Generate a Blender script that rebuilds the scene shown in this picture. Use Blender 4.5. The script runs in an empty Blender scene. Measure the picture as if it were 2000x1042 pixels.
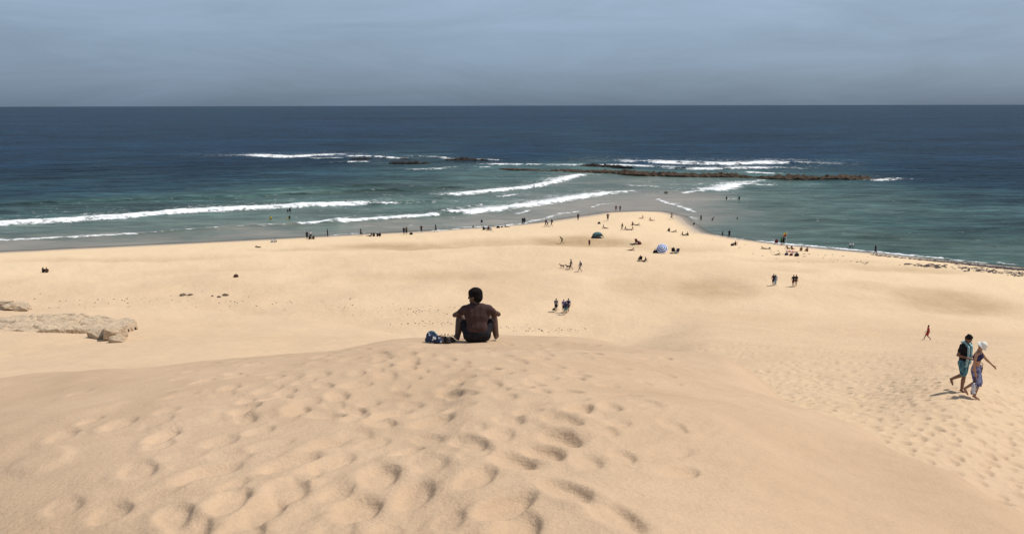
import bpy, bmesh, math, random
import numpy as np
from mathutils import Vector, Matrix, noise as mnoise

R = math.radians
scene = bpy.context.scene
COL = scene.collection

# ------------------------------------------------------------------ camera
F, W0, H0 = 1556.0, 2000.0, 1042.0
PITCH, ROLL, ZC = R(11.445), 0.002, 28.0
cam_d = bpy.data.cameras.new('camera')
cam_d.sensor_width = 36.0
cam_d.lens = 36.0 * F / W0
cam_d.clip_start, cam_d.clip_end = 0.1, 200000.0
cam = bpy.data.objects.new('camera', cam_d)
COL.objects.link(cam)
cam.matrix_world = (Matrix.Translation((0, 0, ZC)) @ Matrix.Rotation(R(90) - PITCH, 4, 'X')
                    @ Matrix.Rotation(-ROLL, 4, 'Z'))
scene.camera = cam

# ------------------------------------------------------------------ sky and sun
SUN_EL, SUN_AZ = R(58), R(72)            # azimuth measured clockwise from +Y (the view direction)
world = bpy.data.worlds.new('World')
scene.world = world
world.use_nodes = True
wn, wl = world.node_tree.nodes, world.node_tree.links
wn.clear()
wo = wn.new('ShaderNodeOutputWorld')
bg = wn.new('ShaderNodeBackground')
bg.inputs['Strength'].default_value = 0.1
wl.new(bg.outputs[0], wo.inputs[0])
sky = wn.new('ShaderNodeTexSky')
sky.sky_type = 'NISHITA'
sky.sun_disc = False
sky.sun_elevation, sky.sun_rotation = SUN_EL, SUN_AZ
sky.air_density, sky.dust_density, sky.ozone_density = 1.0, 1.5, 1.0
tc = wn.new('ShaderNodeTexCoord')
sep = wn.new('ShaderNodeSeparateXYZ')
wl.new(tc.outputs['Generated'], sep.inputs[0])
ramp = wn.new('ShaderNodeValToRGB')       # thin high cloud sheet over the sea: slate low down, paler above
cr = ramp.color_ramp
cr.elements[0].position = 0.0
cr.elements[0].color = (1.45, 2.10, 2.95, 1)
cr.elements[1].position = 1.0
cr.elements[1].color = (2.4, 3.1, 4.3, 1)
for p, c in ((0.055, (2.40, 3.32, 4.60, 1)), (0.14, (3.40, 4.45, 5.85, 1)), (0.32, (2.9, 3.75, 4.9, 1))):
    e = cr.elements.new(p)
    e.color = c
mapn = wn.new('ShaderNodeMapping')
mapn.inputs['Scale'].default_value = (2.6, 2.6, 15.0)
wl.new(tc.outputs['Generated'], mapn.inputs[0])
cn = wn.new('ShaderNodeTexNoise')
cn.inputs['Scale'].default_value = 1.6
cn.inputs['Detail'].default_value = 7.0
cn.inputs['Roughness'].default_value = 0.66
cn.inputs['Distortion'].default_value = 0.6
wl.new(mapn.outputs[0], cn.inputs['Vector'])
cmr = wn.new('ShaderNodeMapRange')
cmr.inputs['From Min'].default_value = 0.3
cmr.inputs['From Max'].default_value = 0.72
cmr.inputs['To Min'].default_value = 0.89
cmr.inputs['To Max'].default_value = 1.13
wl.new(cn.outputs['Fac'], cmr.inputs['Value'])
wl.new(sep.outputs['Z'], ramp.inputs[0])
mul = wn.new('ShaderNodeVectorMath')
mul.operation = 'SCALE'
wl.new(ramp.outputs[0], mul.inputs[0])
wl.new(cmr.outputs[0], mul.inputs['Scale'])
smix = wn.new('ShaderNodeMix')
smix.data_type = 'RGBA'
smix.inputs[0].default_value = 0.86
wl.new(sky.outputs[0], smix.inputs[6])
wl.new(mul.outputs[0], smix.inputs[7])
wl.new(smix.outputs[2], bg.inputs['Color'])

sd = bpy.data.lights.new('sun', 'SUN')
sd.energy = 4.1
sd.angle = R(0.6)
sd.color = (1.0, 0.95, 0.87)
sun = bpy.data.objects.new('sun', sd)
COL.objects.link(sun)
svec = Vector((math.cos(SUN_EL) * math.sin(SUN_AZ), math.cos(SUN_EL) * math.cos(SUN_AZ), math.sin(SUN_EL)))
sun.rotation_euler = svec.to_track_quat('Z', 'Y').to_euler()
sun.location = svec * 300

scene.view_settings.view_transform = 'Standard'
scene.view_settings.look = 'None'
scene.view_settings.exposure = 0.0
scene.view_settings.gamma = 1.0
scene.view_settings.use_curve_mapping = False

# ------------------------------------------------------------------ helpers
CT, ST = math.cos(PITCH), math.sin(PITCH)


def ray(u, v):
    """photo pixel -> (azimuth clockwise from +Y, drop per metre of horizontal distance)"""
    x, y = (u - 1000.0) / F, (521.0 - v) / F
    x, y = x * math.cos(ROLL) + y * math.sin(ROLL), y * math.cos(ROLL) - x * math.sin(ROLL)
    dy, dz = CT + y * ST, -ST + y * CT
    h = math.hypot(x, dy)
    return math.atan2(x, dy), -dz / h


def sea_pt(u, v, z=0.0):
    a, t = ray(u, v)
    r = (ZC - z) / t
    return np.array((r * math.sin(a), r * math.cos(a)))


def perlin(x, y, seed=0):
    xi, yi = np.floor(x), np.floor(y)
    xf, yf = x - xi, y - yi
    xi, yi = xi.astype(np.int64), yi.astype(np.int64)

    def g(ix, iy, fx, fy):
        h = (ix * 374761393 + iy * 668265263 + seed * 1442695041) & 0x7fffffff
        h = ((h ^ (h >> 13)) * 1274126177) & 0x7fffffff
        a = (h ^ (h >> 16)) * (2 * math.pi / 65536.0)
        return np.cos(a) * fx + np.sin(a) * fy
    su, sv = xf * xf * xf * (xf * (xf * 6 - 15) + 10), yf * yf * yf * (yf * (yf * 6 - 15) + 10)
    a = g(xi, yi, xf, yf)
    b = g(xi + 1, yi, xf - 1, yf)
    c = g(xi, yi + 1, xf, yf - 1)
    d = g(xi + 1, yi + 1, xf - 1, yf - 1)
    return ((a + (b - a) * su) + ((c + (d - c) * su) - (a + (b - a) * su)) * sv) * 1.4


def fbm(x, y, seed=0, oct=4, gain=0.5):
    o, a, f = np.zeros_like(x), 1.0, 1.0
    for k in range(oct):
        o += a * perlin(x * f, y * f, seed + k * 17)
        a *= gain
        f *= 2.03
    return o


def pchip(xk, yk, x):
    """monotone cubic through knots; yk (n,) or (n,m); x (p,)"""
    xk = np.asarray(xk, float)
    yk = np.asarray(yk, float)
    one = yk.ndim == 1
    if one:
        yk = yk[:, None]
    h = np.diff(xk)[:, None]
    d = np.diff(yk, axis=0) / h
    m = np.zeros_like(yk)
    m[0], m[-1] = d[0], d[-1]
    w1, w2 = 2 * h[1:] + h[:-1], h[1:] + 2 * h[:-1]
    s = d[:-1] * d[1:]
    with np.errstate(divide='ignore', invalid='ignore'):
        mm = (w1 + w2) / (w1 / d[:-1] + w2 / d[1:])
    m[1:-1] = np.where(s > 0, mm, 0.0)
    x = np.clip(np.asarray(x, float), xk[0], xk[-1])
    i = np.clip(np.searchsorted(xk, x) - 1, 0, len(xk) - 2)
    hh = (xk[i + 1] - xk[i])[:, None]
    t = ((x - xk[i])[:, None]) / hh
    o = ((2 * t ** 3 - 3 * t ** 2 + 1) * yk[i] + (t ** 3 - 2 * t ** 2 + t) * hh * m[i]
         + (-2 * t ** 3 + 3 * t ** 2) * yk[i + 1] + (t ** 3 - t ** 2) * hh * m[i + 1])
    return o[:, 0] if one else o


def poly_dist(px, py, pts):
    """distance to a polyline, and signed (+ beyond it as seen from the dune)"""
    best = np.full(px.shape, 1e9)
    qr = np.zeros(px.shape)
    for (x0, y0), (x1, y1) in zip(pts[:-1], pts[1:]):
        dx, dy = x1 - x0, y1 - y0
        t = np.clip(((px - x0) * dx + (py - y0) * dy) / (dx * dx + dy * dy + 1e-9), 0, 1)
        cx, cy = x0 + t * dx, y0 + t * dy
        d = np.hypot(px - cx, py - cy)
        k = d < best
        best = np.where(k, d, best)
        qr = np.where(k, np.hypot(cx, cy), qr)
    return best, np.where(np.hypot(px, py) >= qr, best, -best)


def sstep(a, b, x):
    t = np.clip((x - a) / (b - a), 0, 1)
    return t * t * (3 - 2 * t)


def link(o, parent=None):
    COL.objects.link(o)
    if parent is not None:
        o.parent = parent
    return o


def tag(o, label=None, cat=None, group=None, kind=None):
    if label:
        o['label'] = label
    if cat:
        o['category'] = cat
    if group:
        o['group'] = group
    if kind:
        o['kind'] = kind
    return o


def empty(name, loc, rz=0.0, scale=1.0):
    o = bpy.data.objects.new(name, None)
    o.empty_display_size = 0.2
    o.location = loc
    o.rotation_euler = (0, 0, rz)
    o.scale = (scale,) * 3
    return link(o)


def grid_mesh(name, X, Y, Z, attrs, mat, closed=False):
    nr, nc = X.shape
    me = bpy.data.meshes.new(name)
    n = nr * nc
    co = np.empty((n, 3), np.float32)
    co[:, 0], co[:, 1], co[:, 2] = X.ravel(), Y.ravel(), Z.ravel()
    idx = np.arange(n).reshape(nr, nc)
    if closed:
        idx = np.concatenate([idx, idx[:, :1]], axis=1)
    q = np.stack([idx[:-1, :-1], idx[1:, :-1], idx[1:, 1:], idx[:-1, 1:]], axis=-1).reshape(-1, 4)[:, ::-1]
    me.vertices.add(n)
    me.vertices.foreach_set('co', co.ravel())
    me.loops.add(q.size)
    me.loops.foreach_set('vertex_index', q.ravel().astype(np.int32))
    me.polygons.add(len(q))
    me.polygons.foreach_set('loop_start', np.arange(0, q.size, 4, dtype=np.int32))
    me.update(calc_edges=True)
    me.polygons.foreach_set('use_smooth', np.ones(len(q), bool))
    for k, a in attrs.items():
        at = me.attributes.new(k, 'FLOAT', 'POINT')
        at.data.foreach_set('value', a.ravel().astype(np.float32))
    me.materials.append(mat)
    return link(bpy.data.objects.new(name, me))


# ------------------------------------------------------------------ materials
MATS = {}


def new_mat(name):
    m = bpy.data.materials.new(name)
    m.use_nodes = True
    nt = m.node_tree
    b = nt.nodes['Principled BSDF']
    return m, nt.nodes, nt.links, b


def N(nodes, kind, **kw):
    n = nodes.new(kind)
    for k, v in kw.items():
        if k in n.inputs:
            n.inputs[k].default_value = v
        else:
            setattr(n, k, v)
    return n


def mathn(nodes, links, op, a, b=None, c=None):
    n = nodes.new('ShaderNodeMath')
    n.operation = op
    for i, s in enumerate((a, b, c)):
        if s is None:
            continue
        if hasattr(s, 'links'):
            links.new(s, n.inputs[i])
        else:
            n.inputs[i].default_value = s
    return n.outputs[0]


def mixc(nodes, links, fac, a, b, blend='MIX'):
    n = nodes.new('ShaderNodeMix')
    n.data_type = 'RGBA'
    n.blend_type = blend
    for i, s in ((0, fac), (6, a), (7, b)):
        if hasattr(s, 'links'):
            links.new(s, n.inputs[i])
        else:
            n.inputs[i].default_value = s if i == 0 else (*s, 1)
    return n.outputs[2]


def mixf(nodes, links, fac, a, b):
    n = nodes.new('ShaderNodeMix')
    for i, s in ((0, fac), (2, a), (3, b)):
        if hasattr(s, 'links'):
            links.new(s, n.inputs[i])
        else:
            n.inputs[i].default_value = s
    return n.outputs[0]


def simple(name, rgb, rough=0.75, var=0.18, scale=9.0, spec=0.3, rgb2=None, bump=0.0):
    if name in MATS:
        return MATS[name]
    m, n, l, b = new_mat(name)
    t = N(n, 'ShaderNodeTexCoord')
    ns = N(n, 'ShaderNodeTexNoise', Scale=scale, Detail=4.0)
    l.new(t.outputs['Object'], ns.inputs['Vector'])
    c2 = rgb2 or tuple(max(0.0, c * (1 - var * 1.6)) for c in rgb)
    c1 = tuple(min(0.95, c * (1 + var)) for c in rgb) if rgb2 is None else rgb
    mr = N(n, 'ShaderNodeMapRange')
    mr.inputs[1].default_value, mr.inputs[2].default_value = 0.35, 0.65
    l.new(ns.outputs['Fac'], mr.inputs[0])
    l.new(mixc(n, l, mr.outputs[0], c1, c2), b.inputs['Base Color'])
    b.inputs['Roughness'].default_value = rough
    b.inputs['Specular IOR Level'].default_value = spec
    if bump:
        bp = N(n, 'ShaderNodeBump', Strength=bump, Distance=0.02)
        l.new(ns.outputs['Fac'], bp.inputs['Height'])
        l.new(bp.outputs[0], b.inputs['Normal'])
    MATS[name] = m
    return m


def cloth(rgb):
    return simple('cloth_%d_%d_%d' % tuple(int(c * 255) for c in rgb), rgb, 0.9, 0.2, 12.0, 0.1)


def skin(rgb):
    return simple('skin_%d_%d_%d' % tuple(int(c * 255) for c in rgb), rgb, 0.5, 0.1, 14.0, 0.35)


def sand_material():
    m, n, l, b = new_mat('sand')
    geo = N(n, 'ShaderNodeNewGeometry')
    P = geo.outputs['Position']

    def at(nm):
        return N(n, 'ShaderNodeAttribute', attribute_name=nm).outputs['Fac']

    def nz(sc, det=4.0, rough=0.5, dist=0.0):
        q = N(n, 'ShaderNodeTexNoise', Scale=sc, Detail=det, Roughness=rough, Distortion=dist)
        l.new(P, q.inputs['Vector'])
        return q.outputs['Fac']

    def rng(s, a, bb, lo=0.0, hi=1.0):
        q = N(n, 'ShaderNodeMapRange')
        l.new(s, q.inputs[0])
        for i, vv in zip((1, 2, 3, 4), (a, bb, lo, hi)):
            q.inputs[i].default_value = vv
        return q.outputs[0]
    tan_ = mixc(n, l, rng(nz(0.55, 5.0), 0.3, 0.7), (0.475, 0.330, 0.212), (0.545, 0.387, 0.256))
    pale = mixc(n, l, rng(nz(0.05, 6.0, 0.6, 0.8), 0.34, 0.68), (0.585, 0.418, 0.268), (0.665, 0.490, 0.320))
    col = mixc(n, l, at('beach'), tan_, pale)  # also pales the slopes past the near crest to stand for sunlight
    # paler drifts and pinkish tinge
    col = mixc(n, l, rng(nz(0.16, 4.0, 0.55, 0.5), 0.52, 0.75, 0.0, 0.35), col, (0.55, 0.395, 0.275))
    col = mixc(n, l, at('shoresand'), col, (0.700, 0.525, 0.340))
    dm = mathn(n, l, 'MULTIPLY', at('darker'), rng(nz(0.22, 5.0, 0.6, 0.6), 0.25, 0.6, 0.55, 1.0))
    col = mixc(n, l, dm, col, (0.355, 0.238, 0.125))  # darker brown sand inside the hollow patches
    # grain
    g = rng(nz(55.0, 3.0, 0.7), 0.25, 0.75, 0.90, 1.08)
    g2 = rng(nz(3.5, 5.0, 0.65), 0.3, 0.7, 0.95, 1.04)
    gg = mathn(n, l, 'MULTIPLY', g, g2)
    sc = N(n, 'ShaderNodeVectorMath', operation='SCALE')
    l.new(col, sc.inputs[0])
    l.new(gg, sc.inputs['Scale'])
    wet = at('wet')
    col = mixc(n, l, wet, sc.outputs[0], (0.42, 0.320, 0.225))
    l.new(col, b.inputs['Base Color'])
    l.new(rng(wet, 0, 1, 0.95, 0.32), b.inputs['Roughness'])
    l.new(rng(wet, 0, 1, 0.1, 0.45), b.inputs['Specular IOR Level'])
    # relief finer than the mesh: grain, wind ripple and trampled pocks
    hh = mathn(n, l, 'MULTIPLY', nz(24.0, 4.0, 0.6), 0.014)
    hh = mathn(n, l, 'ADD', hh, mathn(n, l, 'MULTIPLY', nz(90.0, 2.0, 0.6), 0.004))
    wvt = N(n, 'ShaderNodeTexWave', Scale=2.6, Distortion=5.0, Detail=3.0)
    wvt.inputs['Detail Scale'].default_value = 0.8
    rot = N(n, 'ShaderNodeMapping')
    rot.inputs['Rotation'].default_value = (0, 0, 0.5)
    l.new(P, rot.inputs[0])
    l.new(rot.outputs[0], wvt.inputs['Vector'])
    rip = mathn(n, l, 'MULTIPLY', wvt.outputs['Fac'], rng(nz(0.35, 3.0), 0.45, 0.65, 0.0, 0.0028))
    hh = mathn(n, l, 'ADD', hh, rip)
    tr = at('tramp')
    vor = N(n, 'ShaderNodeTexVoronoi', Scale=2.3, Randomness=1.0)
    vor.feature = 'SMOOTH_F1'
    vor.inputs['Smoothness'].default_value = 0.6
    mp = N(n, 'ShaderNodeVectorMath', operation='ADD')
    wv = N(n, 'ShaderNodeTexNoise', Scale=1.3, Detail=3.0)
    l.new(P, wv.inputs['Vector'])
    l.new(P, mp.inputs[0])
    l.new(wv.outputs['Color'], mp.inputs[1])
    l.new(mp.outputs[0], vor.inputs['Vector'])
    pk = mathn(n, l, 'MULTIPLY', rng(vor.outputs['Distance'], 0.05, 0.55, 0.0, 0.085), tr)
    hh = mathn(n, l, 'ADD', hh, pk)
    lump = mathn(n, l, 'MULTIPLY', nz(0.9, 5.0, 0.55), mathn(n, l, 'MULTIPLY', at('lumps'), 0.20))
    hh = mathn(n, l, 'ADD', hh, lump)
    hh = mathn(n, l, 'MULTIPLY', hh, mathn(n, l, 'SUBTRACT', 1.0, wet))
    bp = N(n, 'ShaderNodeBump', Strength=0.8, Distance=1.0)
    l.new(hh, bp.inputs['Height'])
    l.new(bp.outputs[0], b.inputs['Normal'])
    return m


def water_material():
    m, n, l, b = new_mat('sea_water')
    geo = N(n, 'ShaderNodeNewGeometry')
    P = geo.outputs['Position']

    def at(nm):
        return N(n, 'ShaderNodeAttribute', attribute_name=nm).outputs['Fac']

    def nz(scv, det=4.0, rough=0.5, dist=0.0, rot=0.0):
        mpn = N(n, 'ShaderNodeMapping')
        mpn.inputs['Scale'].default_value = scv
        mpn.inputs['Rotation'].default_value = (0, 0, rot)
        l.new(P, mpn.inputs[0])
        q = N(n, 'ShaderNodeTexNoise', Scale=1.0, Detail=det, Roughness=rough, Distortion=dist)
        l.new(mpn.outputs[0], q.inputs['Vector'])
        return q.outputs['Fac']

    def rng(s, a, bb, lo=0.0, hi=1.0):
        q = N(n, 'ShaderNodeMapRange')
        l.new(s, q.inputs[0])
        for i, vv in zip((1, 2, 3, 4), (a, bb, lo, hi)):
            q.inputs[i].default_value = vv
        return q.outputs[0]
    dep = at('depth')
    vary = rng(nz((0.012, 0.03, 0.03), 5.0, 0.6, 0.6), 0.25, 0.75, -0.08, 0.08)
    vary2 = rng(nz((0.10, 0.25, 0.25), 4.0, 0.6, 0.4), 0.25, 0.75, -0.07, 0.07)
    dd = mathn(n, l, 'ADD', dep, mathn(n, l, 'ADD', vary, vary2))
    cr_ = N(n, 'ShaderNodeValToRGB')
    e = cr_.color_ramp.elements
    e[0].position, e[0].color = 0.0, (0.30, 0.250, 0.205, 1)
    e[1].position, e[1].color = 1.0, (0.006, 0.020, 0.042, 1)
    for p, c in ((0.12, (0.215, 0.200, 0.168)), (0.26, (0.098, 0.130, 0.110)), (0.45, (0.047, 0.085, 0.077)),
                 (0.62, (0.018, 0.043, 0.050)), (0.80, (0.007, 0.025, 0.041))):
        q = e.new(p)
        q.color = (*c, 1)
    l.new(dd, cr_.inputs[0])
    # wind streaks and cloud-like patches of ruffled water, several sizes
    k1 = rng(nz((0.035, 0.11, 0.11), 5.0, 0.7, 0.5), 0.34, 0.66, 0.45, 1.65)
    k2 = rng(nz((0.007, 0.020, 0.020), 7.0, 0.78, 0.3), 0.34, 0.66, 0.55, 1.50)
    k3 = rng(nz((0.0009, 0.0030, 0.0030), 7.0, 0.75, 0.3), 0.34, 0.66, 0.62, 1.42)
    k0 = rng(nz((0.14, 0.45, 0.45), 4.0, 0.6, 0.4), 0.30, 0.70, 0.62, 1.36)
    kk = mathn(n, l, 'MULTIPLY', mathn(n, l, 'MULTIPLY', k1, k2), mathn(n, l, 'MULTIPLY', k3, k0))
    kk = mixc(n, l, rng(dep, 0.05, 0.5), (1, 1, 1), kk)
    col = mixc(n, l, 1.0, cr_.outputs[0], kk, 'MULTIPLY')
    # foam
    f = at('foam')
    fn = nz((0.55, 0.8, 0.8), 6.0, 0.65, 0.7)
    fm = mathn(n, l, 'ADD', f, rng(fn, 0.25, 0.75, -0.62, 0.62))
    fmask = rng(fm, 0.38, 0.72)
    l.new(mixc(n, l, fmask, col, (0.80, 0.81, 0.81)), b.inputs['Base Color'])
    l.new(rng(fmask, 0, 1, 0.30, 0.95), b.inputs['Roughness'])
    l.new(mixf(n, l, fmask, rng(dep, 0.1, 0.9, 0.045, 0.010), 0.02), b.inputs['Specular IOR Level'])
    b.inputs['IOR'].default_value = 1.33
    alpha = mathn(n, l, 'MAXIMUM', rng(at('film'), 0.0, 0.10, 0.25, 1.0), fmask)
    l.new(alpha, b.inputs['Alpha'])
    # chop: crests elongated along the shore, three sizes
    h1 = mathn(n, l, 'MULTIPLY', nz((0.055, 0.16, 0.16), 3.0, 0.5, 0.5, 0.06), 1.6)
    h2 = mathn(n, l, 'MULTIPLY', nz((0.22, 0.55, 0.55), 4.0, 0.6, 0.5, -0.05), 0.62)
    h3 = mathn(n, l, 'MULTIPLY', nz((0.9, 1.8, 1.8), 4.0, 0.6), 0.11)
    hs = mathn(n, l, 'ADD', mathn(n, l, 'ADD', h1, h2), h3)
    hs = mathn(n, l, 'MULTIPLY', hs, rng(dep, 0.0, 0.6, 0.06, 1.0))
    hs = mathn(n, l, 'ADD', hs, mathn(n, l, 'MULTIPLY', mathn(n, l, 'MULTIPLY', fn, fmask), 0.5))
    bp = N(n, 'ShaderNodeBump', Strength=0.85, Distance=1.0)
    l.new(hs, bp.inputs['Height'])
    l.new(bp.outputs[0], b.inputs['Normal'])
    return m


def rock_material(name, a, bcol, c):
    m, n, l, b = new_mat(name)
    t = N(n, 'ShaderNodeNewGeometry')
    q1 = N(n, 'ShaderNodeTexNoise', Scale=1.7, Detail=7.0, Roughness=0.65)
    q2 = N(n, 'ShaderNodeTexNoise', Scale=9.0, Detail=6.0, Roughness=0.7)
    vo = N(n, 'ShaderNodeTexVoronoi', Scale=3.2)
    vo.feature = 'DISTANCE_TO_EDGE'
    for q in (q1, q2, vo):
        l.new(t.outputs['Position'], q.inputs['Vector'])
    m1 = N(n, 'ShaderNodeMapRange')
    m1.inputs[1].default_value, m1.inputs[2].default_value = 0.38, 0.62
    l.new(q1.outputs['Fac'], m1.inputs[0])
    m2 = N(n, 'ShaderNodeMapRange')
    m2.inputs[1].default_value, m2.inputs[2].default_value = 0.45, 0.7
    l.new(q2.outputs['Fac'], m2.inputs[0])
    col = mixc(n, l, m2.outputs[0], mixc(n, l, m1.outputs[0], a, bcol), c)
    l.new(col, b.inputs['Base Color'])
    b.inputs['Roughness'].default_value = 0.9
    b.inputs['Specular IOR Level'].default_value = 0.2
    bp = N(n, 'ShaderNodeBump', Strength=0.7, Distance=0.12)
    l.new(q2.outputs['Fac'], bp.inputs['Height'])
    l.new(bp.outputs[0], b.inputs['Normal'])
    return m


# ------------------------------------------------------------------ the shoreline (where the water meets dry land)
SHORE_PX = [(-900, 575), (-400, 525), (0, 493), (250, 481), (500, 469), (650, 461), (850, 451), (1000, 440), (1065, 434),
            (1130, 424), (1190, 415), (1250, 412.5), (1295, 414), (1330, 423), (1345, 438), (1372, 455), (1450, 468),
            (1520, 477), (1600, 485), (1720, 496), (1850, 510), (2000, 524), (2400, 580), (2900, 680)]
SHORE = [sea_pt(u, v) for u, v in SHORE_PX]

# ------------------------------------------------------------------ terrain: dunes and beach
NEAR = [(0.5, 26.35), (2.0, 26.25)]
# per photo column: (distance, photo row) where the surface shows, (distance, height) where it is hidden
DUNE = {
    -700: NEAR + [(4, 25.5), (8, 24.6), (13, 23.2), (16, 22.4), (20, 22.0), (30, 20.9), (38, 20.2), (44, 18.2), (60, 10), (90, -2)],
    0: NEAR + [(4, 25.85), (8, 25.15), (11, 24.5), (14, 745), (17, 22.75), (21, 742), (24, 715), (30, 672), (36, 625), (41, 597), (44, 17.9), (60, 9), (90, -2)],
    400: NEAR + [(4, 25.95), (8, 25.25), (12.5, 705), (15, 23.25), (18, 22.4), (21, 702), (27, 670), (34, 635), (39, 608), (43, 15.5), (60, 7), (90, -4)],
    640: NEAR + [(4, 25.95), (8, 25.3), (12.8, 684), (16, 22.8), (20, 21.35), (26, 668), (33, 645), (37, 628), (41, 14.9), (60, 6), (90, -4)],
    780: NEAR + [(4, 25.95), (9, 25.1), (13.6, 664), (18, 22.2), (24, 20.5), (29, 663), (34, 654), (39, 15.2), (60, 6), (90, -4)],
    860: NEAR + [(4, 25.98), (9, 25.08), (13.6, 666), (15, 660), (18, 22.2), (26, 19.0), (34, 16.2), (40, 13), (60, 6), (90, -4)],
    930: NEAR + [(3.6, 26.05), (6, 25.72), (10, 24.85), (13.4, 668), (16, 656), (19, 21.5), (26, 17.5), (36, 12.2), (50, 7), (70, 2), (90, -3)],
    1150: NEAR + [(3.6, 26.05), (6, 25.7), (10, 24.8), (13.2, 672), (15.5, 663), (19, 21.2), (27, 17.2), (40, 11.8), (60, 6), (75, 3), (90, -2)],
    1400: NEAR + [(3.6, 26.0), (6, 25.6), (10, 24.6), (12.5, 693), (16, 22.2), (24, 19.0), (36, 15.6), (50, 12.1), (60, 673), (75, 652), (90, 4), (105, 0.5), (120, -4)],
    1700: NEAR + [(4, 25.78), (6, 25.32), (8.5, 851), (11, 23.2), (15, 21.4), (20, 846), (30, 760), (45, 712), (65, 680), (85, 657), (105, 1.5), (120, -4)],
    1885: NEAR + [(4, 25.68), (5.5, 25.36), (7.0, 942), (8.7, 23.9), (11, 22.6), (14, 21.2), (18, 922), (26.5, 764), (40, 712), (60, 684), (85, 664), (105, 1.5), (120, -4)],
    2000: [(0.5, 26.35), (2, 26.1), (3.6, 25.68), (5, 25.4), (6.5, 1008), (8.4, 23.8), (11, 22.4), (13, 21.5), (17, 990), (27, 790), (40, 728), (60, 693), (85, 667), (105, 1.5), (120, -4)],
    2700: [(0.5, 26.35), (2, 25.95), (3.2, 25.5), (6, 24.4), (9, 22.7), (13, 21.3), (17, 20.4), (27, 18.6), (40, 15.6), (60, 11), (85, 6), (105, 1.5), (120, -4)],
}
def _rows(a, b, k):
    n_ = int(math.ceil(math.log(b / a) / k))
    return list(a * (b / a) ** (np.arange(n_) / n_))


RR = np.array([0.05, 0.4, 0.8, 1.2, 1.6] + _rows(2.0, 14, 0.0068) + _rows(14, 32, 0.0042) + _rows(32, 130, 0.011) + _rows(130, 345, 0.014) + [345])
TH = np.concatenate([np.linspace(-math.pi, -0.76, 26)[:-1], np.linspace(-0.76, 0.76, 980), np.linspace(0.76, math.pi, 26)[1:-1]])
cols_u = sorted(DUNE)
col_az, col_prof = [], []
for u_ in cols_u:
    az, _ = ray(u_, 700)
    col_az.append(az)
    rk, zk = [], []
    for r_, val in DUNE[u_]:
        rk.append(r_)
        zk.append(ZC - r_ * ray(u_, val)[1] if val > 60 else val)
    rk.append(400.0)
    zk.append(-30.0)
    col_prof.append(pchip(np.log(rk), zk, np.log(RR)))
# close the circle behind the camera with a broad dune back
back = pchip(np.log([0.05, 3, 12, 30, 60, 110, 345]), [26.35, 26.5, 26.8, 25.0, 20.0, 12.0, 8.0], np.log(RR))
col_az = [-math.pi, -2.2] + col_az + [2.2, math.pi]
col_prof = [back, back] + col_prof + [back, back]
ZD = pchip(col_az, np.array(col_prof), TH).T                      # rows r, columns theta
XX, YY = RR[:, None] * np.sin(TH)[None], RR[:, None] * np.cos(TH)[None]
RG = np.broadcast_to(RR[:, None], XX.shape)

sd_abs, sd_sig = poly_dist(XX, YY, SHORE)
front = np.abs(TH)[None, :] < 1.35
sdist = np.where(front, -sd_sig, 60.0)                            # + on land
berm = 0.10 * sdist
zb_land = 2.7 * (1 - np.exp(-np.maximum(sdist, 0) / 26.0))
zb_sea = -np.minimum(np.maximum(-sdist, 0) * 0.045, 4.0)
ZB = np.where(sdist > 0, zb_land, zb_sea)
land = sstep(1.0, 18.0, sdist)
ZB = ZB + land * (0.55 * fbm(XX / 26, YY / 15, 3, 3) + 0.14 * fbm(XX / 6.0, YY / 4.0, 9, 3))
# hollows behind the berm, each also given a darker sand colour
DARK_PATCH_PX = [(1130, 466, 95, 11, 0.9), (1215, 472, 50, 6, 0.5), (790, 474, 130, 6, 0.75), (960, 468, 90, 7, 0.45), (600, 480, 110, 4, 0.35),
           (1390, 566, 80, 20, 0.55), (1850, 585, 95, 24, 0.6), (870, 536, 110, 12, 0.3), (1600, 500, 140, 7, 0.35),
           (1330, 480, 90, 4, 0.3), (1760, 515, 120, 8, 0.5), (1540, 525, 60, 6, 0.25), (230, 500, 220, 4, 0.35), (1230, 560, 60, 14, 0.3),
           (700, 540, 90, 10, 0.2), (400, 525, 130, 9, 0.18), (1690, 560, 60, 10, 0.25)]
DARK_PATCH = np.zeros_like(XX)
for u_, v_, su_, sv_, k_ in DARK_PATCH_PX:
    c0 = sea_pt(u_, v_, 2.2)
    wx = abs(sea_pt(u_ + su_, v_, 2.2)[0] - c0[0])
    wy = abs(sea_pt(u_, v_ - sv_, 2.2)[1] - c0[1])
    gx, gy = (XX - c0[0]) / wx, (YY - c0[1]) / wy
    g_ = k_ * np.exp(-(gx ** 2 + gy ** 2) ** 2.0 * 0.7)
    DARK_PATCH = np.maximum(DARK_PATCH, g_)
    ZB -= 0.5 * g_ * land
kS = 1.1
ZT = ZB + kS * np.logaddexp(0, (ZD - ZB) / kS)
dune_w = sstep(-0.5, 3.0, ZD - ZB)
# gentle lumps on the dune
ZT += dune_w * (0.10 * fbm(XX / 5.5, YY / 5.5, 21, 3) * sstep(3, 9, RG) + 0.020 * fbm(XX / 1.1, YY / 1.1, 31, 3))


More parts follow.
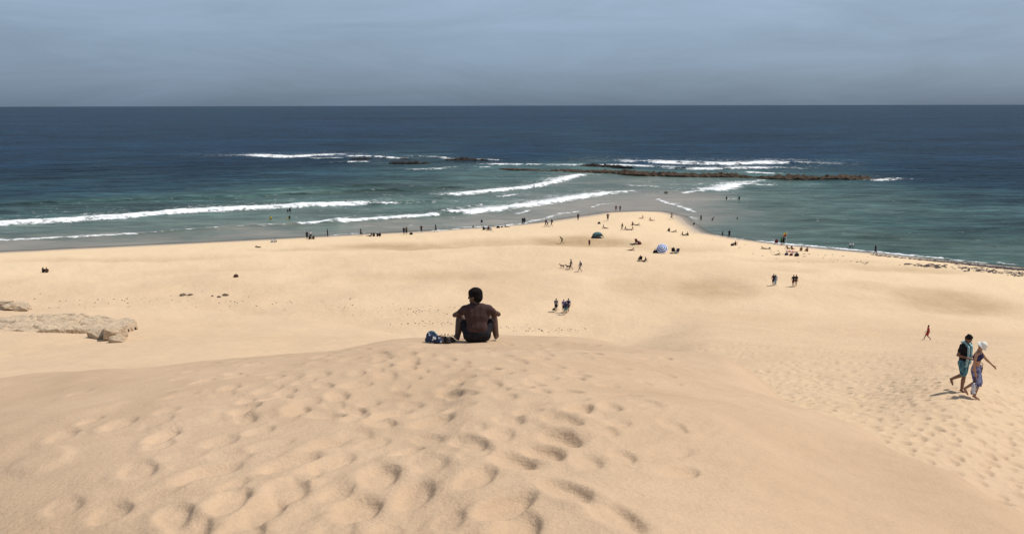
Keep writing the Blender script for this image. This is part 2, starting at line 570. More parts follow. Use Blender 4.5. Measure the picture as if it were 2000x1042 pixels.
def z_at(x, y, arr=None):
    arr = ZT if arr is None else arr
    r, t = math.hypot(x, y), math.atan2(x, y)
    i = int(np.clip(np.searchsorted(RR, r) - 1, 0, len(RR) - 2))
    j = int(np.clip(np.searchsorted(TH, t) - 1, 0, len(TH) - 2))
    a = min(max((r - RR[i]) / (RR[i + 1] - RR[i]), 0), 1)
    b_ = min(max((t - TH[j]) / (TH[j + 1] - TH[j]), 0), 1)
    return float((arr[i, j] * (1 - a) + arr[i + 1, j] * a) * (1 - b_) + (arr[i, j + 1] * (1 - a) + arr[i + 1, j + 1] * a) * b_)


def hit(u, v, rmin=2.0):
    """where the photo's pixel meets the sand"""
    az, t = ray(u, v)
    j = int(np.clip(np.searchsorted(TH, az), 0, len(TH) - 1))
    k = (ZT[:, j] >= ZC - RR * t) & (RR >= rmin)
    if not k.any():
        p = sea_pt(u, v)
        return Vector((p[0], p[1], z_at(*p)))
    i = int(np.argmax(k))
    f1 = ZT[i, j] - (ZC - RR[i] * t)
    f0 = ZT[i - 1, j] - (ZC - RR[i - 1] * t)
    r = RR[i - 1] + (RR[i] - RR[i - 1]) * (0 - f0) / (f1 - f0 + 1e-9)
    x, y = r * math.sin(az), r * math.cos(az)
    return Vector((x, y, z_at(x, y)))


# footprints trodden into the near dune and the right-hand slope
rng_ = random.Random(11)


DONE = {}


def stamp(x, y, head, L, Wd, d, rim=0.22, sep=0.0):
    r, t = math.hypot(x, y), math.atan2(x, y)
    if sep:
        ci, cj = int(x // sep), int(y // sep)
        for a in (-1, 0, 1):
            for b_ in (-1, 0, 1):
                for q in DONE.get((ci + a, cj + b_), ()):
                    if math.hypot(q[0] - x, q[1] - y) < sep:
                        return False
        DONE.setdefault((ci, cj), []).append((x, y))
    if abs(t) > 0.75 or r < 2.2:
        return
    m = L * 2.6
    i0, i1 = np.searchsorted(RR, r - m), np.searchsorted(RR, r + m) + 1
    dt = m / r
    j0, j1 = np.searchsorted(TH, t - dt), np.searchsorted(TH, t + dt) + 1
    sx, sy = XX[i0:i1, j0:j1] - x, YY[i0:i1, j0:j1] - y
    ca, sa = math.sin(head), math.cos(head)
    a, b_ = (sx * ca + sy * sa) / L, (sx * sa - sy * ca) / Wd
    q = np.sqrt(a * a + b_ * b_) + 0.12 * perlin(sx * 6 + x * 3, sy * 6 + y * 7, 5)
    push = np.clip(-a * 0.6 + 0.7, 0.2, 1.3)                      # heel side throws up more sand
    ZT[i0:i1, j0:j1] += -d * np.exp(-np.clip(q, 0, 6) ** 7) * (0.8 + 0.35 * np.clip(sx / L, -1, 1)) + rim * d * push * np.exp(-((q - 1.5) / 0.45) ** 2)


PRINTS = [(235, 825), (320, 850), (395, 745), (270, 915), (410, 922), (215, 1000), (340, 1008), (450, 985), (515, 1002),
          (570, 905), (660, 772), (700, 750), (765, 810), (848, 824), (1098, 825), (1093, 858), (1110, 762), (905, 738), (880, 770),
          (915, 862), (990, 985), (1062, 886), (1200, 1005), (930, 930), (1100, 955), (700, 990), (810, 965), (640, 868),
          (1130, 800), (605, 880), (180, 1030), (370, 1033), (690, 800), (800, 710), (540, 780), (580, 800), (480, 800),
          (1050, 700), (1160, 690), (1300, 700), (960, 720), (1000, 900), (870, 880), (740, 930), (560, 960), (1010, 1030)]
for (u_, v_) in PRINTS:
    p_ = hit(u_, v_)
    stamp(p_.x, p_.y, rng_.uniform(-0.7, 0.7), rng_.uniform(0.15, 0.20), rng_.uniform(0.085, 0.115), rng_.uniform(0.035, 0.055), sep=0.26)
cnt = 0
while cnt < 700:                                                   # the trodden band towards the seated man
    v_ = 672 + 380 * rng_.random() ** 1.5
    u_ = rng_.gauss(720 + 0.25 * (1042 - v_), 250)
    if u_ < 120 or u_ > 1330 or v_ < 660 + 0.11 * max(0, 780 - u_):
        continue
    p_ = hit(u_, v_)
    if p_.length < 1 or math.hypot(p_.x, p_.y) > 17:
        continue
    s_ = rng_.uniform(0.75, 1.15)
    stamp(p_.x, p_.y, rng_.gauss(0, 0.45), 0.165 * s_, 0.095 * s_, rng_.uniform(0.014, 0.036), sep=0.26)
    cnt += 1
for k_ in range(26):                                               # soft scuffed mounds
    v_ = rng_.uniform(720, 1040)
    u_ = rng_.gauss(700, 320)
    p_ = hit(u_, v_)
    stamp(p_.x, p_.y, rng_.uniform(-1, 1), rng_.uniform(0.3, 0.55), rng_.uniform(0.2, 0.35), rng_.uniform(-0.035, 0.012), 0.15)
cnt = 0
while cnt < 2600:                                                  # the slope to the right, tracked all over
    u_, v_ = rng_.uniform(1250, 2250), rng_.uniform(640, 1040)
    p_ = hit(u_, v_)
    rr_ = math.hypot(p_.x, p_.y)
    if not 15.0 < rr_ < 62 or rng_.random() > 30.0 / rr_ * 0.6 + 0.3:
        continue
    s_ = rng_.uniform(0.8, 1.3) * (1.0 if rr_ < 32 else 1.35)
    stamp(p_.x, p_.y, rng_.gauss(1.2, 0.6), 0.175 * s_, 0.11 * s_, rng_.uniform(0.045, 0.085), sep=0.36)
    cnt += 1

WET = sstep(4.5, -0.5, sdist + 0.8 * fbm(XX / 9, YY / 9, 41, 2)) * front
BEACH_AND_LIT = np.maximum(1 - sstep(-1.0, 6.0, ZD - ZB), 0.62 * sstep(14, 21, RG))  # second term paints sunlit brightness beyond the near dune as paler sand
TRAMP = sstep(18, 30, RG) * sstep(0.15, 0.40, TH[None, :] + 0.0 * RG) * sstep(-1, 2, ZD - ZB) * 0.6 + 0.30 * BEACH_AND_LIT * land * (RG < 300)
SAND = sand_material()
ground = grid_mesh('sand_ground', XX, YY, ZT, {'shoresand': BEACH_AND_LIT * sstep(58, 18, sdist) * 0.85, 'beach': BEACH_AND_LIT, 'lumps': BEACH_AND_LIT * sstep(40, 80, RG), 'darker': DARK_PATCH * (1 - WET), 'wet': WET, 'tramp': TRAMP}, SAND, closed=True)
tag(ground, 'pale golden sand dunes falling to a wide beach', 'sand', kind='structure')

# ------------------------------------------------------------------ the sea
invr = np.linspace(1 / 118.0, 1 / 520.0, 460)
RW = np.concatenate([1 / invr, 1 / np.linspace(1 / 520.0, 1 / 90000.0, 70)[1:]])
TW = np.concatenate([np.linspace(-1.75, -0.66, 30)[:-1], np.linspace(-0.66, 0.66, 820), np.linspace(0.66, 1.75, 30)[1:]])
WX, WY = RW[:, None] * np.sin(TW)[None], RW[:, None] * np.cos(TW)[None]
_, wsig = poly_dist(WX, WY, SHORE)
DEPTH_PX = [(-600, 500, .1), (-600, 440, .4), (-600, 380, .75), (-600, 320, 1),
            (0, 480, .09), (250, 470, .09), (500, 458, .11), (750, 445, .18), (1000, 425, .15), (1120, 405, .06), (1250, 400, .0),
            (1300, 392, .05), (1250, 380, .13), (1350, 395, .09), (1400, 410, .2), (1345, 428, .05), (1450, 450, .27), (1600, 460, .42),
            (1800, 480, .40), (2000, 500, .42), (1500, 400, .36), (1700, 400, .42), (1850, 430, .55), (2000, 430, .58), (1500, 365, .40),
            (1350, 355, .26), (1200, 355, .24), (1100, 365, .22), (1050, 385, .18), (950, 395, .3), (800, 402, .36),
            (600, 425, .28), (300, 446, .28), (0, 456, .3), (0, 420, .52), (300, 398, .53), (600, 382, .44), (800, 362, .46),
            (950, 350, .42), (1000, 340, .45), (0, 370, .75), (300, 352, .75), (600, 342, .68), (800, 335, .62), (0, 320, .92),
            (400, 315, .95), (600, 310, .92), (1900, 380, .68), (1700, 362, .55), (2000, 352, .88), (1800, 340, .95), (1500, 300, 1.),
            (1000, 300, 1.), (0, 290, 1.), (500, 290, 1.), (2000, 300, 1.), (1300, 310, 1.), (700, 250, 1.), (1400, 250, 1.),
            (2500, 400, .6), (2500, 340, 1.), (2500, 560, .45), (0, 230, 1.), (2000, 230, 1.), (1000, 215, 1.)]
num, den = np.zeros_like(WX), np.zeros_like(WX)
lw = 1.0 / RW[:, None]
for u_, v_, d_ in DEPTH_PX:
    a_, t_ = ray(u_, v_)
    ww = 1.0 / ((((TW[None, :] - a_) * 0.55) ** 2 + ((lw * ZC - t_) * 2.6) ** 2) + 0.0006) ** 1.9
    num += ww * d_
    den += ww
DEP = num / den
FILM = sstep(0.0, 12.0, wsig)
FOAM = np.zeros_like(WX)
WZ = np.zeros_like(WX)
# open swell: in the left bay crests run diagonally, on the right they lie along the beach
spit_w = sstep(0.10, 0.22, TW)[None, :]
n1 = fbm(WX / 60, WY / 60, 51, 3)
left = np.sin((WX * 0.62 - WY * 0.78) / 4.3 + 2.4 * n1) + 0.6 * np.sin((WX * 0.5 - WY * 0.86) / 2.6 + 3 * n1)
right = np.sin((-WX * 0.35 - WY * 0.93) / 2.3 + 2.6 * n1) + 0.5 * np.sin((-WX * 0.2 - WY * 0.98) / 1.3 + 4 * n1)
amp = np.clip(DEP * 1.2, 0, 1) * (0.45 + 0.55 * sstep(-0.4, 0.5, fbm(WX / 30, WY / 30, 57, 2)))
fade = 1 - sstep(420, 520, RW)[:, None]
WZ += fade * amp * ((1 - spit_w) * 0.16 * left + spit_w * 0.085 * right)
WZ += fade * 0.07 * fbm(WX / 3.2, WY / 2.2, 61, 3) * np.clip(DEP * 2, 0.1, 1)
# breakers: (pixel line, ridge height, foam behind the crest in m, foam strength, patchiness)
BREAK = [
    ([(250, 391), (420, 386), (560, 380), (700, 374), (820, 370), (900, 365)], 0.62, 0.3, 0.0, 0.2), ([(702, 398), (780, 396), (880, 391)], 0.5, 0.3, 0.0, 0.2),
    ([(0, 400), (140, 394), (300, 386)], 0.55, 0.3, 0.0, 0.2), ([(500, 372), (640, 366), (780, 358)], 0.42, 0.3, 0.0, 0.2), ([(820, 414), (900, 405), (980, 396)], 0.3, 0.3, 0.0, 0.2),
    ([(1560, 455), (1680, 462), (1800, 468)], 0.25, 0.3, 0.0, 0.2), ([(1600, 470), (1740, 480), (1900, 490)], 0.22, 0.3, 0.0, 0.2), ([(1480, 425), (1600, 430), (1760, 436)], 0.22, 0.3, 0.0, 0.2),
    ([(-500, 474), (-200, 454), (0, 439), (120, 432), (250, 424), (360, 414), (430, 411), (520, 407), (610, 402), (700, 399)], 0.95, 7.5, 1.0, 0.15),
    ([(-300, 486), (0, 470), (130, 464), (262, 457)], 0.25, 1.8, 0.85, 0.25),
    ([(262, 457), (380, 448), (500, 441), (590, 437)], 0.25, 1.0, 0.55, 0.35),
    ([(590, 438), (650, 434)], 0.40, 2.6, 0.95, 0.2), ([(640, 435), (670, 432)], 0.45, 0.2, 0.05, 0.2),
    ([(668, 433), (760, 427), (845, 421)], 0.55, 3.6, 1.0, 0.2), ([(845, 421), (882, 417)], 0.5, 0.2, 0.05, 0.2),
    ([(880, 417), (912, 414)], 0.45, 2.4, 0.95, 0.2),
    ([(922, 416), (985, 408), (1060, 398), (1120, 388), (1180, 379)], 0.6, 7.0, 1.0, 0.25),
    ([(1180, 379), (1235, 373)], 0.3, 1.6, 0.9, 0.2),
    ([(893, 381), (960, 374), (1040, 366), (1090, 355), (1131, 342)], 0.65, 6.0, 1.0, 0.22),
    ([(980, 384), (1000, 381)], 0.2, 2.5, 0.9, 0.2),
    ([(645, 459), (712, 455)], 0.08, 0.8, 0.75, 0.3), ([(820, 452), (870, 449), (915, 444), (980, 441), (1018, 437), (1062, 427), (1098, 417), (1130, 413)], 0.08, 0.9, 0.8, 0.15),
    ([(1155, 405), (1172, 400), (1196, 397)], 0.06, 0.8, 0.7, 0.2), ([(1012, 418), (1030, 412)], 0.15, 1.0, 0.8, 0.2),
    ([(1285, 389), (1307, 398), (1332, 405), (1358, 414)], 0.1, 1.5, 0.85, 0.25),
    ([(1350, 424), (1352, 432)], 0.05, 1.0, 0.6, 0.3),
    ([(1400, 459), (1420, 463), (1450, 467)], 0.05, 0.7, 0.65, 0.3),
    ([(1490, 471), (1520, 475), (1600, 482), (1680, 489)], 0.15, 1.0, 0.95, 0.12), ([(1685, 490), (1760, 497), (1832, 504)], 0.16, 1.0, 0.95, 0.12),
    ([(1842, 506), (1885, 510), (1925, 513)], 0.08, 0.7, 0.7, 0.3), ([(1958, 514), (1985, 517)], 0.08, 0.7, 0.7, 0.3),
    ([(1336, 377), (1370, 373), (1402, 370)], 0.25, 2.2, 0.95, 0.2), ([(1404, 371), (1422, 368), (1436, 360)], 0.4, 9.0, 1.0, 0.25),
    ([(1440, 358), (1487, 353)], 0.25, 2.4, 0.85, 0.25),
    ([(1236, 363), (1278, 364)], 0.15, 2.5, 0.75, 0.3),
    ([(500, 304), (560, 307), (635, 303)], 0.7, 20.0, 1.0, 0.25), ([(620, 309), (672, 308)], 0.3, 6.0, 0.8, 0.4),
    ([(680, 305), (720, 306), (775, 309)], 0.7, 8.0, 1.0, 0.35), ([(668, 317), (712, 316)], 0.4, 5.0, 0.9, 0.3),
    ([(735, 319), (790, 320), (830, 319)], 0.2, 3.0, 0.6, 0.4),
    ([(805, 305), (845, 306), (880, 311), (970, 312)], 0.4, 5.0, 0.85, 0.4), ([(812, 331), (860, 330)], 0.4, 5.0, 1.0, 0.25),
    ([(875, 327), (890, 326)], 0.3, 4.0, 0.9, 0.3), ([(942, 327), (950, 327)], 0.3, 4.0, 0.9, 0.3),
    ([(955, 321), (1000, 322), (1045, 321)], 0.6, 7.0, 0.95, 0.3), ([(1075, 323), (1128, 322)], 0.4, 6.0, 0.85, 0.35),
    ([(1172, 323), (1215, 323), (1262, 325)], 0.5, 7.0, 1.0, 0.25),
    ([(1270, 317), (1340, 319), (1420, 321), (1515, 318)], 0.8, 26.0, 1.0, 0.42), ([(1290, 327), (1360, 330), (1430, 329), (1500, 328)], 0.5, 16.0, 0.9, 0.42),
    ([(1466, 337), (1508, 339)], 0.4, 5.0, 0.9, 0.25), ([(1712, 353), (1740, 352)], 0.5, 6.0, 1.0, 0.3), ([(1730, 349), (1790, 350)], 0.2, 3.0, 0.55, 0.4),
]
def rr0(q):
    return float(np.hypot(*sea_pt(*q[0])))


for pts_px, hgt, wid, strg, patchy in BREAK:
    far_ = rr0(pts_px) > 290
    wid = wid * (1.15 if far_ else 1.5)
    hgt = hgt * 1.15
    pts = [sea_pt(u, v) for u, v in pts_px]
    az_ = [math.atan2(p[0], p[1]) for p in pts]
    rr_ = [math.hypot(*p) for p in pts]
    mar = 40.0
    i0, i1 = np.searchsorted(RW, min(rr_) - mar), np.searchsorted(RW, max(rr_) + mar)
    j0, j1 = np.searchsorted(TW, min(az_) - mar / min(rr_)), np.searchsorted(TW, max(az_) + mar / min(rr_))
    xs, ys = WX[i0:i1, j0:j1], WY[i0:i1, j0:j1]
    ab, sg = poly_dist(xs, ys, pts)
    wob = fbm(xs / 7.0, ys / 7.0, 71, 3)
    wl_ = 0.55 + 0.45 * np.clip(fbm(xs / 16.0 + 5, ys / 16.0, 73, 2) + 0.55, 0, 1.4)
    sg = sg + (wob * 0.9 + 0.5 * fbm(xs / 2.2, ys / 2.2, 75, 2)) * min(1.0, wid / 3.0) * (2.2 if far_ else 1.0)
    # taper to the line's ends
    e0 = np.hypot(xs - pts[0][0], ys - pts[0][1])
    e1 = np.hypot(xs - pts[-1][0], ys - pts[-1][1])
    tl = min(8.0, 0.25 * np.hypot(*(pts[-1] - pts[0])))
    tap = 0.55 + 0.45 * sstep(0, tl, np.minimum(e0, e1))
    wd = wid * tap * wl_
    prof = np.where(sg < 0, np.exp(-(sg / (0.22 * wid + 0.35)) ** 2), np.exp(-(np.maximum(sg, 0) / (0.95 * wd + 0.3)) ** 1.25))
    off = np.where(ab > np.abs(sg) + 3.0 * wid, 0.0, 1.0)
    core = strg * prof * off * (1 - patchy * (1.7 if far_ else 1.0) * np.clip(fbm(xs / (9.0 if far_ else 3.5), ys / (9.0 if far_ else 3.5), 79, 3) + 0.3, 0, 1))
    FOAM[i0:i1, j0:j1] = np.maximum(FOAM[i0:i1, j0:j1], core)
    if wid > 3.0:                                                   # lacy foam left behind the bore
        tr_ = 0.46 * strg * np.where(sg > 0, np.exp(-sg / (2.2 * wid)), np.exp(-(sg / 1.2) ** 2)) * off
        FOAM[i0:i1, j0:j1] = np.maximum(FOAM[i0:i1, j0:j1], tr_ * (0.6 + 0.5 * fbm(xs / 5.0, ys / 3.0, 83, 3)))
    ridge = np.where(sg < 0, np.exp(-(sg / 1.1) ** 2), np.exp(-(sg / (1.6 + 0.35 * wid)) ** 2)) * off
    WZ[i0:i1, j0:j1] += hgt * ridge * tap * (0.8 + 0.35 * wob)
WZ *= FILM * 0.97 + 0.03
WZ += 0.012
FOAM += 0.20 * sstep(0.35, 0.8, fbm(WX / 9, WY / 6, 91, 4)) * (DEP < 0.5)
sea = grid_mesh('sea_water', WX, WY, WZ, {'depth': DEP, 'foam': FOAM, 'film': FILM}, water_material())
tag(sea, 'blue green sea with white breakers rolling to the beach', 'sea', kind='structure')
# sea bed beyond the sheet of sand, so that nothing shows open below
# (the sand sheet itself dips under the water out to the reef)

# ------------------------------------------------------------------ mesh building kit
class PM:
    """collects primitives, then becomes ONE mesh"""

    def __init__(self):
        self.v, self.f = [], []

    def add(self, vs, fs):
        o = len(self.v)
        self.v += [tuple(p) for p in vs]
        self.f += [tuple(i + o for i in q) for q in fs]
        return self

    def rings(self, cs, rs, axis_frames, seg=10, cap=True, flat=1.0):
        vs, fs = [], []
        for c, r, (ax, bx) in zip(cs, rs, axis_frames):
            for k in range(seg):
                a = 2 * math.pi * k / seg
                vs.append(Vector(c) + ax * (math.cos(a) * r) + bx * (math.sin(a) * r * flat))
        n = len(cs)
        for i in range(n - 1):
            for k in range(seg):
                k2 = (k + 1) % seg
                fs.append((i * seg + k, i * seg + k2, (i + 1) * seg + k2, (i + 1) * seg + k))
        if cap:
            fs.append(tuple(range(seg))[::-1])
            fs.append(tuple((n - 1) * seg + k for k in range(seg)))
        return self.add(vs, fs)

    def cap(self, p0, p1, r0, r1, seg=10):
        p0, p1 = Vector(p0), Vector(p1)
        d = p1 - p0
        L = d.length
        if L < 1e-5:
            d = Vector((0, 0, 1))
        d = d.normalized()
        ax = d.orthogonal().normalized()
        bx = d.cross(ax)
        cs, rs = [], []
        for k in (0.02, 0.5, 0.87):
            cs.append(p0 - d * r0 * math.sqrt(max(0, 1 - k * k)))
            rs.append(r0 * k)
        cs += [p0, p1]
        rs += [r0, r1]
        for k in (0.87, 0.5, 0.02):
            cs.append(p1 + d * r1 * math.sqrt(max(0, 1 - k * k)))
            rs.append(r1 * k)
        return self.rings(cs, rs, [(ax, bx)] * len(cs), seg)

    def path(self, pts, r, seg=6):
        for a, b in zip(pts[:-1], pts[1:]):
            self.cap(a, b, r, r, seg)
        return self

    def ell(self, c, rad, M=None, nu=12, nv=8):
        M = M or Matrix.Identity(3)
        vs, fs = [], []
        for i in range(1, nv):
            t = math.pi * i / nv
            for k in range(nu):
                a = 2 * math.pi * k / nu
                vs.append(Vector(c) + M @ Vector((rad[0] * math.sin(t) * math.cos(a), rad[1] * math.sin(t) * math.sin(a), rad[2] * math.cos(t))))
        top, bot = len(vs), len(vs) + 1
        vs += [Vector(c) + M @ Vector((0, 0, rad[2])), Vector(c) - M @ Vector((0, 0, rad[2]))]
        for i in range(nv - 2):
            for k in range(nu):
                k2 = (k + 1) % nu
                fs.append((i * nu + k, (i + 1) * nu + k, (i + 1) * nu + k2, i * nu + k2))
        for k in range(nu):
            k2 = (k + 1) % nu
            fs.append((top, k, k2))
            fs.append((bot, (nv - 2) * nu + k2, (nv - 2) * nu + k))
        return self.add(vs, fs)

    def box(self, c, s, M=None):
        M = M or Matrix.Identity(3)
        vs = [Vector(c) + M @ Vector((x * s[0] / 2, y * s[1] / 2, z * s[2] / 2)) for x in (-1, 1) for y in (-1, 1) for z in (-1, 1)]
        return self.add(vs, [(0, 1, 3, 2), (4, 6, 7, 5), (0, 4, 5, 1), (2, 3, 7, 6), (0, 2, 6, 4), (1, 5, 7, 3)])

    def mesh(self, name, smooth=True, bevel=0.0):
        me = bpy.data.meshes.new(name)
        me.from_pydata(self.v, [], self.f)
        me.update()
        if bevel:
            bm = bmesh.new()
            bm.from_mesh(me)
            bmesh.ops.bevel(bm, geom=bm.edges[:], offset=bevel, segments=2, affect='EDGES', profile=0.6)
            bm.to_mesh(me)
            bm.free()
        if smooth:
            me.polygons.foreach_set('use_smooth', np.ones(len(me.polygons), bool))
        return me

    def fused(self, name, voxel, it=4):
        """one continuous skin over all primitives"""
        me = self.mesh(name)
        o = bpy.data.objects.new('tmp', me)
        COL.objects.link(o)
        m = o.modifiers.new('r', 'REMESH')
        m.mode = 'VOXEL'
        m.voxel_size = voxel
        s = o.modifiers.new('s', 'SMOOTH')
        s.factor, s.iterations = 0.5, it
        dg = bpy.context.evaluated_depsgraph_get()
        out = bpy.data.meshes.new_from_object(o.evaluated_get(dg))
        out.name = name
        bpy.data.objects.remove(o)
        bpy.data.meshes.remove(me)
        out.polygons.foreach_set('use_smooth', np.ones(len(out.polygons), bool))
        return out


def obj(name, me, mat, parent=None, loc=None, rot=None, own=False):
    o = bpy.data.objects.new(name, me)
    if not me.materials:
        me.materials.append(mat)
    if me.materials[0] != mat:
        o.material_slots[0].link = 'OBJECT'
        o.material_slots[0].material = mat
    if loc is not None:
        o.location = loc
    if rot is not None:
        o.rotation_euler = rot
    return link(o, parent)


# ------------------------------------------------------------------ rocks
PALE = rock_material('pale_rock', (0.53, 0.40, 0.275), (0.60, 0.46, 0.315), (0.42, 0.32, 0.225))
REEF = rock_material('reef_rock', (0.045, 0.030, 0.022), (0.125, 0.080, 0.048), (0.016, 0.012, 0.010))
DARK = rock_material('wet_rock', (0.022, 0.016, 0.014), (0.045, 0.030, 0.024), (0.012, 0.010, 0.010))


def vn(p, s=1.0):
    return mnoise.noise(Vector(p) * s)


def outcrop(name, u0, u1, vbase, depth, height, label, seed, tilt=0.0, nx=150, ny=60, sink=0.7):
    a, b = hit(u0, vbase), hit(u1, vbase)
    c = (a + b) / 2
    L = (b - a).length / 2
    ex = (b - a).normalized()
    ex.z = 0
    ex.normalize()
    ey = Vector((-ex.y, ex.x, 0))
    c = c + ey * depth * 0.45
    me = bpy.data.meshes.new(name)
    vs, fs = [], []
    for j in range(ny + 1):
        for i in range(nx + 1):
            s, t = 2 * i / nx - 1, 2 * j / ny - 1
            ss, tt = math.copysign(abs(s) ** 0.8, s), math.copysign(abs(t) ** 0.8, t)
            p = Vector((ss * L, tt * depth / 2, 0))
            w = Vector((p.x, p.y, seed))
            edge = max(abs(ss) ** 3.5 + abs(tt) ** 4, 0) ** 0.5
            edge += 0.16 * vn(w, 1.1) + 0.08 * vn(w, 3.0)
            m = max(0.0, min(1.0, (1.0 - edge) / 0.10))
            m = m * m * (3 - 2 * m)
            cell = mnoise.voronoi(w * 0.9)[0]
            top = height * (0.75 + 0.30 * vn(w, 0.45)) * (0.35 + 0.65 * max(0, ss)) + 0.07 * vn(w, 1.3) + 0.045 * vn(w, 4.0) + 0.03 * vn(w, 12.0)
            crack = max(0, 0.10 - (cell[1] - cell[0])) * 1.8
            top += tilt * p.y - crack * 0.5 + 0.05 * (mnoise.cell(w * 0.7) - 0.5)
            z = -sink + (top + sink) * m
            hx = (1 - m) * m * 0.9
            p = p + Vector((vn(w + Vector((0, 0, z)), 3.1), vn(w + Vector((5, 0, z)), 3.1), 0)) * hx
            q = c + ex * p.x + ey * p.y
            vs.append((q.x, q.y, z_at(q.x, q.y) * 0.85 + c.z * 0.15 + z))
    for j in range(ny):
        for i in range(nx):
            k = j * (nx + 1) + i
            fs.append((k, k + 1, k + nx + 2, k + nx + 1))
    org = Vector((c.x, c.y, min(v[2] for v in vs)))
    me.from_pydata([tuple(Vector(v) - org) for v in vs], [], fs)
    me.update()
    me.materials.append(PALE)
    o = link(bpy.data.objects.new(name, me))
    o.location = org
    tag(o, label, 'rock')
    return o


outcrop('rock_ledge', -350, 234, 654, 2.8, 0.40, 'long pale flat-topped rock ledge half buried in the dune', 3.3, 0.06)


def chunk(name, u, v, w, h, mat, label, seed, grp=None, cat='rock', flat=0.7):
    p = hit(u, v)
    bm = bmesh.new()
    bmesh.ops.create_icosphere(bm, subdivisions=3, radius=1.0)
    for q in bm.verts:
        d = q.co.copy()
        k = 1 + 0.28 * vn(d + Vector((seed, 0, 0)), 1.3) + 0.12 * vn(d + Vector((0, seed, 0)), 3.3)
        cc = mnoise.cell(d * 1.6 + Vector((seed, seed, 0)))
        q.co = Vector((d.x * w / 2, d.y * w * flat / 2, d.z * h / 2)) * (k * (0.92 + 0.16 * cc))
    me = bpy.data.meshes.new(name)
    bm.to_mesh(me)
    bm.free()
    me.materials.append(mat)
    o = link(bpy.data.objects.new(name, me))
    o.location = (p.x, p.y, p.z + h * 0.28)
    o.rotation_euler = (0, 0, seed * 2.1)
    tag(o, label, cat, grp)
    return o



def block(u, v, sx, sy, sz, rz, label, seed, mat=None):
    """angular broken block: a box cut by random planes, then roughened"""
    p = hit(u, v)
    rd = random.Random(seed)
    bm = bmesh.new()
    bmesh.ops.create_cube(bm, size=2.0)
    for k in range(9):
        n_ = Vector((rd.gauss(0, 1), rd.gauss(0, 1), rd.gauss(0.15, .7))).normalized()
        d_ = rd.uniform(0.92, 1.18)
        g = bmesh.ops.bisect_plane(bm, geom=bm.verts[:] + bm.edges[:] + bm.faces[:], plane_co=n_ * d_, plane_no=n_, clear_outer=True)
        ed = [e for e in g['geom_cut'] if isinstance(e, bmesh.types.BMEdge)]
        if ed:
            bmesh.ops.holes_fill(bm, edges=ed)
    bmesh.ops.triangulate(bm, faces=bm.faces[:])
    bmesh.ops.subdivide_edges(bm, edges=bm.edges[:], cuts=5, use_grid_fill=True)
    bm.normal_update()
    mv = [(q, q.normal.copy() * (0.10 * vn(q.co + V3(seed), 1.7) + 0.05 * vn(q.co + V3(seed), 5.0))) for q in bm.verts]
    for q, d_ in mv:
        q.co += d_
        q.co = Vector((q.co.x * sx / 2, q.co.y * sy / 2, q.co.z * sz / 2))
    me = bpy.data.meshes.new('boulder')
    bm.to_mesh(me)
    bm.free()
    me.materials.append(mat or PALE)
    o = link(bpy.data.objects.new('boulder', me))
    o.location = (p.x, p.y, p.z + sz * 0.30)
    o.rotation_euler = (rd.uniform(-.15, .15), rd.uniform(-.15, .15), rz)
    return tag(o, label, 'rock', 'pale broken rocks at the ledge')


def V3(k):
    return Vector((k * 1.7, k * 0.9, k * 2.3))


block(226, 662, .75, 1.3, .70, .5, 'tall broken pale boulder at the end of the flat rock ledge', 4)
block(198, 659, .7, .8, .42, 1.1, 'smaller pale block wedged under the ledge beside the end boulder', 7)
block(-2, 601, 1.0, .8, .40, .3, 'pale boulder on the far rim of the dune behind the ledge', 21)
block(26, 604, .8, .7, .36, .9, 'low pale rock beside the boulder on the dune rim', 25)
block(44, 606, .6, .5, .3, .1, 'small pale rock at the end of the row on the dune rim', 29)
block(229, 668, .45, .4, .28, .2, 'small pale chip lying on the sand below the end boulder', 12)
STONE = rock_material('grey_stone', (0.15, 0.115, 0.085), (0.23, 0.175, 0.125), (0.09, 0.07, 0.055))
for i_, (u, v, w, lb) in enumerate([
        (358, 577, 1.0, 'dark flat stone lying in a sparse patch of rubble above the pale slope'),
        (372, 576, 0.7, 'small dark stone beside the flat stone in the rubble patch'),
        (440, 577, 0.9, 'dark flat stone among scattered rubble near the beach bag'),
        (428, 580, 0.6, 'small stone at the edge of the scattered rubble'),
        (415, 578, 0.45, 'tiny dark stone at the far end of the scattered rubble')]):
    chunk('stone', u, v, w, w * 0.42, STONE, lb, 1.3 * i_ + 0.4, 'stones on the sand')
deb = PM()
rd = random.Random(5)
for k in range(260):
    if k < 80:
        u, v = rd.uniform(60, 700), rd.gauss(590, 9) + 0
    elif k < 150:
        u, v = rd.gauss(835, 60), rd.gauss(605, 6)
    elif k < 195:
        u, v = rd.gauss(845, 35), rd.gauss(631, 2)
    else:
        u, v = rd.uniform(900, 1150), rd.gauss(645, 4)
    p = hit(u, v)
    s = rd.uniform(0.03, 0.11) * (p.length / 90.0)
    s = min(s, 0.2)
    deb.ell((p.x, p.y, p.z + s * 0.15), (s, s * rd.uniform(0.5, 1), s * 0.45), Matrix.Rotation(rd.uniform(0, 6), 3, 'Z'), 6, 4)
o = obj('pebble_litter', deb.mesh('pebble_litter', False), STONE)
tag(o, 'scattered dark pebbles and shell litter on the sand', 'pebbles', kind='stuff')


